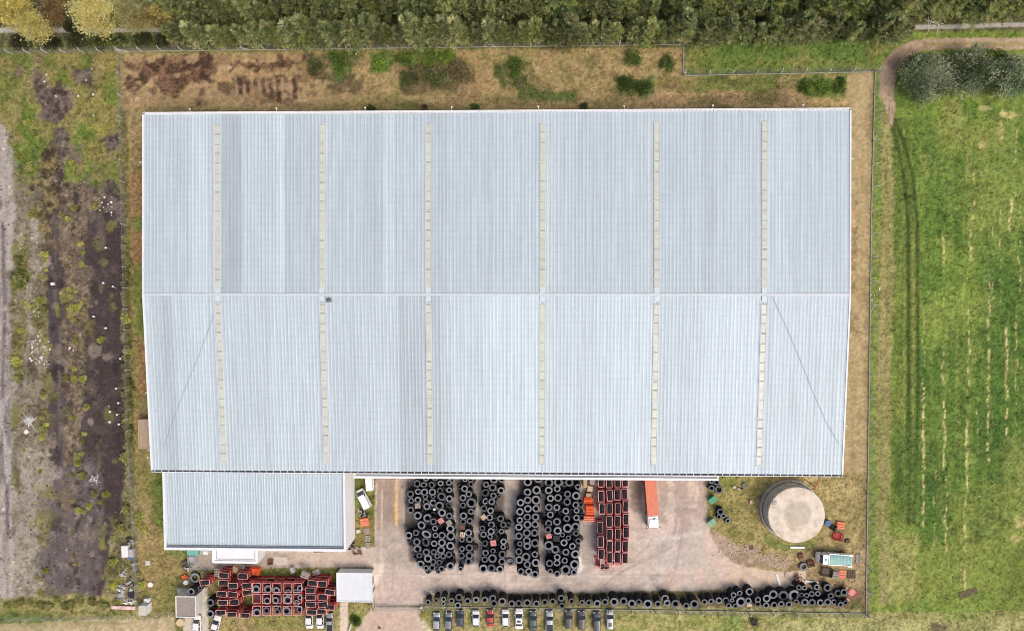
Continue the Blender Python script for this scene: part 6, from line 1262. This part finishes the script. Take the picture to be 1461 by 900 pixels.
# green bins and the tank surroundings
bin_(1017.2, 713, 40, 'green', 'green bin with split lid beside the yard edge, upper one'); bin_(1015.8, 745.5, 38, 'pgreen', 'faded green bin at the curve of the yard, lower one')
block_('box', 1048, 695, 0, .8, .6, .5, 3, 'pwood', 'small cream box on grass north-west of the tank', 'box'); scrap(1056, 697, 5, 3, 8, ('black', 'gwood'), 'dark bits beside the cream box', .3); crate('metal_stand', 1064, 693, 0, .8, .8, .9, 30, 'grey', 'small metal stand on grass north-west of the tank', 'stand', n=2); block_('stump', 1071.8, 716.3, 0, .6, .9, .6, 5, 'pwood', 'pale stump-like block west of the tank', 'block'); pallet('step_grate', 1071.8, 780.5, 0, 1.2, .9, 92, 'dwood', 'dark slatted grate on the clay below the tank', 2, 'grate'); block_('plank', 1110.5, 827, 0, .55, 2.9, .12, 17, 'white', 'whitish plank lying across the clay', 'plank')
drum(1182, 746.5, 0, .7, .8, 'blue', 'blue wrapped drum at the tank east side'); crate('crate', 1190, 753, 0, 1.2, 1.1, .8, -25, 'black', 'black crate beside the blue drum'); crate('crate', 1199.5, 749.5, 0, 1.6, 1.6, .6, -8, 'lorange', 'orange divided crate east of the tank', lid=True, n=3); crate('crate', 1197.5, 767, 0, 1.9, 1.7, 1.4, -12, 'red', 'tall pinkish red crate above the old lorry', lid=False); block_('box', 1210, 772, 0, 1.0, .8, .5, 8, 'dwood', 'small dark box right of the red crate', 'box')
block_('beam', 1138, 781, 0, 3.3, .5, .35, 0, 'white', 'white concrete beam lying just south of the tank', 'beam'); crate('crate', 1143, 793.5, 0, 1.1, 1.1, .6, 6, 'rust', 'brown stool-sized crate below the white beam', lid=True, n=2); crate('crate', 1158, 805, 0, 1.5, 1.3, 1.0, 10, 'rust', 'brown crate in front of the old lorry cab'); crate('rack', 1181, 817, 0, 2.4, 1.9, .9, -12, 'dwood', 'dark brown rack below the old lorry cab', 'rack'); crate('rack', 1192.5, 820, 0, 1.3, 1.5, .9, -10, 'gwood', 'brown-grey rack beside the orange-red pallet', 'rack', lid=True, n=3)
pallet('pallet', 1202, 819, 0, 1.9, 1.45, 88, 'lorange', 'orange-red slatted pallet below the old lorry', 5); pallet('pallet', 1215, 819, 0, 1.9, 2.0, 4, 'dwood', 'dark slatted pallet near the east fence', 5); pallet('pallet', 1224.5, 797, 0, 1.2, 2.0, 2, 'gwood', 'grey-brown pallet behind the old lorry', 4); block_('beam', 1158, 829.8, 0, 3.1, .45, .35, -7, 'white', 'white beam lying beside the tyre wall corner', 'beam'); scrap(1140, 823, 5, 7, 20, ('wood', 'rust', 'pwood'), 'rusty brown timber pile by the tyre wall', .8); crate('crate', 1218, 847, 0, 2.0, 1.6, .7, -38, 'pink', 'pale red crate at the corner of the tyre wall', lid=False, n=3); scrap(1205, 835, 14, 7, 26, ('gwood', 'pwood', 'rust'), 'small wood scraps near the fence corner', .2, 'scrap', (.1, .5)); block_('box', 1210, 855, 0, .8, .5, .5, -30, 'pink', 'small pinkish box at the end of the tyre wall', 'box')
block_('wooden_box', 1069, 863, 0, 1.2, .8, .3, 3, 'pwood', 'yellowish wooden box among the tyres of the wall', 'box'); scrap(1046, 858, 8, 4, 12, ('white', 'stone'), 'white bits between the tyres of the wall', .6, 'scrap', (.15, .5))
# white scrap beside the kiosk
pallet('pallet', 186, 772, .1, 1.5, 1.3, 4, 'grey', 'grey slatted rack on black ground north of the white cabinets', 4); scrap(184, 770, 7, 6, 14, ('black', 'dwood'), 'black heap around the slatted rack', .5); block_('cabinet', 177.5, 786.7, 0, 1.5, 2.7, 1.0, 2, 'white', 'large white cabinet lying in the scrap heap', 'cabinet'); block_('cabinet', 186.5, 789, 0, 1.1, 1.9, .9, -2, 'grey', 'grey and white cabinet beside the large white one', 'cabinet'); block_('sheet', 185.5, 796.5, 0, 1.0, .6, .5, 0, 'blue', 'small blue sheet below the cabinets', 'sheet')
scrap(191, 808, 5, 10, 20, ('pgreen', 'dwood', 'grey'), 'greenish junk by the west fence', .5); scrap(177, 818, 4, 8, 12, ('white', 'grey'), 'white rubble bags in the scrap heap, upper', .8); scrap(174, 838, 7, 6, 22, ('white', 'grey', 'stone'), 'white rubble bags in the scrap heap, middle', .8); scrap(186, 832, 6, 12, 24, ('grey', 'white', 'dwood'), 'grey frames and sheets in the scrap heap', .7); crate('wire_crate', 171.5, 851, 0, 1.6, 1.3, .6, 4, 'grey', 'grey wire crate at the south-west of the scrap heap', n=3); drum(186.7, 847.5, 0, .85, .35, 'black', 'black round basin in the scrap heap', 'basin', 'basin'); scrap(184, 857, 9, 5, 24, ('white', 'stone'), 'white rubble below the black basin', .6)
e = block_('sign_beam', 176, 866.7, .3, 5.8, .8, .25, -1, 'signp', 'long faded red and white beam at the foot of the scrap heap', 'beam')
p = at(203, 871, 2.4); e = empty('kiosk', (p.x, p.y, 0), R(-4), 'small white kiosk with a grey top at the waste ground corner', 'kiosk'); g = G(); g.box((0, 0, 1.1), (1.7, 2.2, 2.2)); g.build('wall', MC['white'], e); g = G(); g.box((0, 0, 2.27), (1.8, 2.3, .12)); g.build('roof', MC['stone'], e); g = G(); g.box((0, -1.11, 1.1), (.8, .05, 1.7)); g.build('door', MC['grey'], e); g = G(); g.bbox((0, 1.7, .5), (1.2, .9, 1.0), .05); g.build('meter_box', MC['white'], e)
block_('slab', 210.5, 803, 0, 1.1, 1.1, .2, 3, 'stone', 'small square pale slab on dry grass', 'slab'); drum(214, 834, 0, .6, .3, 'white', 'small white round cover on dry grass', 'cover', 'cover')
p = at(74, 405, .4); block_('concrete_block', 74, 405, 0, .7, .7, .6, 8, 'white', 'white cube standing on the dark lane at ridge level', 'block')
# marker stakes and scrap on the waste ground
sp_ = None
for i, (x, y) in enumerate(((165.5, 554), (169, 575), (156, 586.5), (167, 591.5), (155, 601), (169, 605), (133, 452), (150, 468), (151, 353), (147, 404.5), (161.5, 411), (172, 512))):
    if sp_ is None:
        g = G(); g.tube((0, 0, 0), (0, 0, 1.0), .05, 6); g.lathe([(.05, .95), (.24, 1.0), (.26, 1.1), (.12, 1.22)], 10); sp_ = g.build('marker_stake', MC['white']); o = sp_
    else: o = sp_.copy(); col.objects.link(o)
    p = at(x, y, 1); o.location = (p.x, p.y, 0); o.rotation_euler = (rng.gauss(0, .15), rng.gauss(0, .15), 0)
    tag(o, 'white-capped stake on the east dark lane opposite the tan cabin' if 540 < y < 610 else 'white-capped stake on the east dark lane around roof ridge level', 'stake', 'white stakes by the tan cabin' if 540 < y < 610 else 'white stakes on the upper lane')
def frame_scrap(px, py, n, s, lab):
    g = G(); p = at(px, py, .3)
    for i in range(n):
        a = rng.uniform(0, 3.14); l = rng.uniform(.5, 1) * s; c = Vector((p.x + rng.gauss(0, s * .22), p.y + rng.gauss(0, s * .22), rng.uniform(.1, .7))); d = Vector((math.cos(a), math.sin(a), rng.gauss(0, .15))) * l / 2; g.tube(c - d, c + d, .045, 5)
    tag(g.build('scrap_frame', MC['white']), lab, 'scrap', kind='stuff')
frame_scrap(136, 683, 14, 2.0, 'tangle of pale metal frames among the yellow weeds'); frame_scrap(42, 600, 24, 2.4, 'tangle of white metal bars on the rubble strip'); block_('sheet', 37, 616, .1, 1.0, .9, .06, 40, 'white', 'white sheet lying by the tangle of bars', 'sheet')
frame_scrap(1330, 25, 10, 5.5, 'bare pale branches sticking out by the path opening')
g = G()
def flakes(x0, y0, x1, y1, n, s0=.12, s1=.5):
    for i in range(n):
        p = at(rng.uniform(x0, x1), rng.uniform(y0, y1), 0); s = rng.uniform(s0, s1); g.box((p.x, p.y, .06), (s, s * rng.uniform(.3, .9), .05), rng.uniform(0, 3), 0, (rng.gauss(0, .25), rng.gauss(0, .25)))
flakes(36, 478, 72, 520, 60); flakes(34, 404, 56, 452, 50, .1, .4); flakes(140, 280, 162, 308, 16); flakes(20, 280, 170, 850, 45, .08, .25); flakes(60, 90, 170, 170, 12); flakes(98, 494, 108, 500, 3, .4, .9); flakes(1240, 300, 1262, 460, 8); flakes(1395, 640, 1461, 770, 14, .1, .3); flakes(560, 676, 590, 690, 10, .1, .3)
tag(g.build('litter', MC['white']), 'white scraps of litter strewn over the waste ground', 'litter', kind='stuff')
# stones: coarse grain of the waste ground and the yard edges
okr = np.where((REG == 2) & (GRS < .95))[0]; okr = okr[(U[okr] > -40) & (U[okr] < 1500)]
pk = nr.choice(okr, 11000); k = len(pk); OV = np.array([(1, 0, 0), (0, 1, 0), (-1, 0, 0), (0, -1, 0), (0, 0, 1), (0, 0, -.3)], float); OF = np.array([(0, 1, 4), (1, 2, 4), (2, 3, 4), (3, 0, 4)])
sz = nr.gamma(2.2, .06, k).clip(.05, .5); ang = nr.uniform(0, 6.28, k); V = OV[None] * sz[:, None, None] * nr.uniform(.5, 1.3, (k, 1, 3)); ca, sa = np.cos(ang)[:, None], np.sin(ang)[:, None]
V = np.stack([V[..., 0] * ca - V[..., 1] * sa, V[..., 0] * sa + V[..., 1] * ca, V[..., 2]], -1) + np.stack([GX.ravel()[pk] + nr.uniform(-.16, .16, k), GY.ravel()[pk] + nr.uniform(-.16, .16, k), np.zeros(k)], 1)[:, None]
Fq = (OF[None] + 6 * np.arange(k)[:, None, None]).reshape(-1, 3); cc = np.repeat(np.clip(C[pk] * np.where(REG[pk][:, None] == 2, nr.choice([.4, .65, .8, 1.2, 1.5], (k, 1)), nr.choice([.6, .75, 1.15, 1.3], (k, 1))), .006, .75), 6, 0)
tag(np_mesh('rubble', V.reshape(-1, 3), Fq, pm('stones', (1, 1, 1), .9, .2, 4, attr=True), np.concatenate([cc, np.ones((len(cc), 1))], 1)), 'loose stones and broken clods over the waste ground', 'rubble', kind='stuff')
# excavated clay ridges beside the yard curve
g = G()
for i in range(40):
    t = rng.random(); bx, by = 1022 + 96 * t, 768 + 38 * t ** .75; x, y = bx + rng.gauss(0, 4), by + rng.gauss(0, 5.5) - 2; a = rng.gauss(.35 - .3 * t, .55); pr_ = None
    for k in range(rng.randint(4, 9)):
        q = at(x, y, 0); q.z = rng.uniform(-.22, -.08)
        if pr_ is not None: g.tube(pr_, q, rng.uniform(.18, .34), 6, 0, rng.uniform(.16, .30))
        pr_ = q; a += rng.gauss(0, .3); x += 3.0 * math.cos(a); y += 3.0 * math.sin(a)
tag(g.build('clay_ridges', pm('pale_clay', (.44, .335, .26), .95, .35, 1.2)), 'ridges of pale dug clay beside the yard curve', 'clay', kind='stuff')
pallet('board', 1381.5, 846, .0, 4.4, 1.5, 17, 'moss', 'weathered brown board lying alone in the field', 22, 'board')
e = broad('dead_bush', 1076, 886, 6, 1.0, [(.30, .28, .24), (.22, .20, .16)], 'grey dead bush on the verge south of the fence', ncl=14, per=30, leaf=.4, cat='bush', low=True)
e = broad('shrub', 508, 884, 8, 1.2, GR + GB, 'green shrub between the path and the gate drive', ncl=26, per=40, leaf=.34, cat='shrub', low=True)
p = at(498, 893, .3); g = G(); a, b = at(503, 884, .4), at(497, 902, .4); g.tube(a, b, .22, 8); tag(g.build('pole', MC['stone']), 'pale pole lying on the grass beside the drive', 'pole')
block_('manhole', 541, 895, 0, .7, .6, .06, 0, 'dwood', 'dark manhole cover in the drive', 'cover', .01)
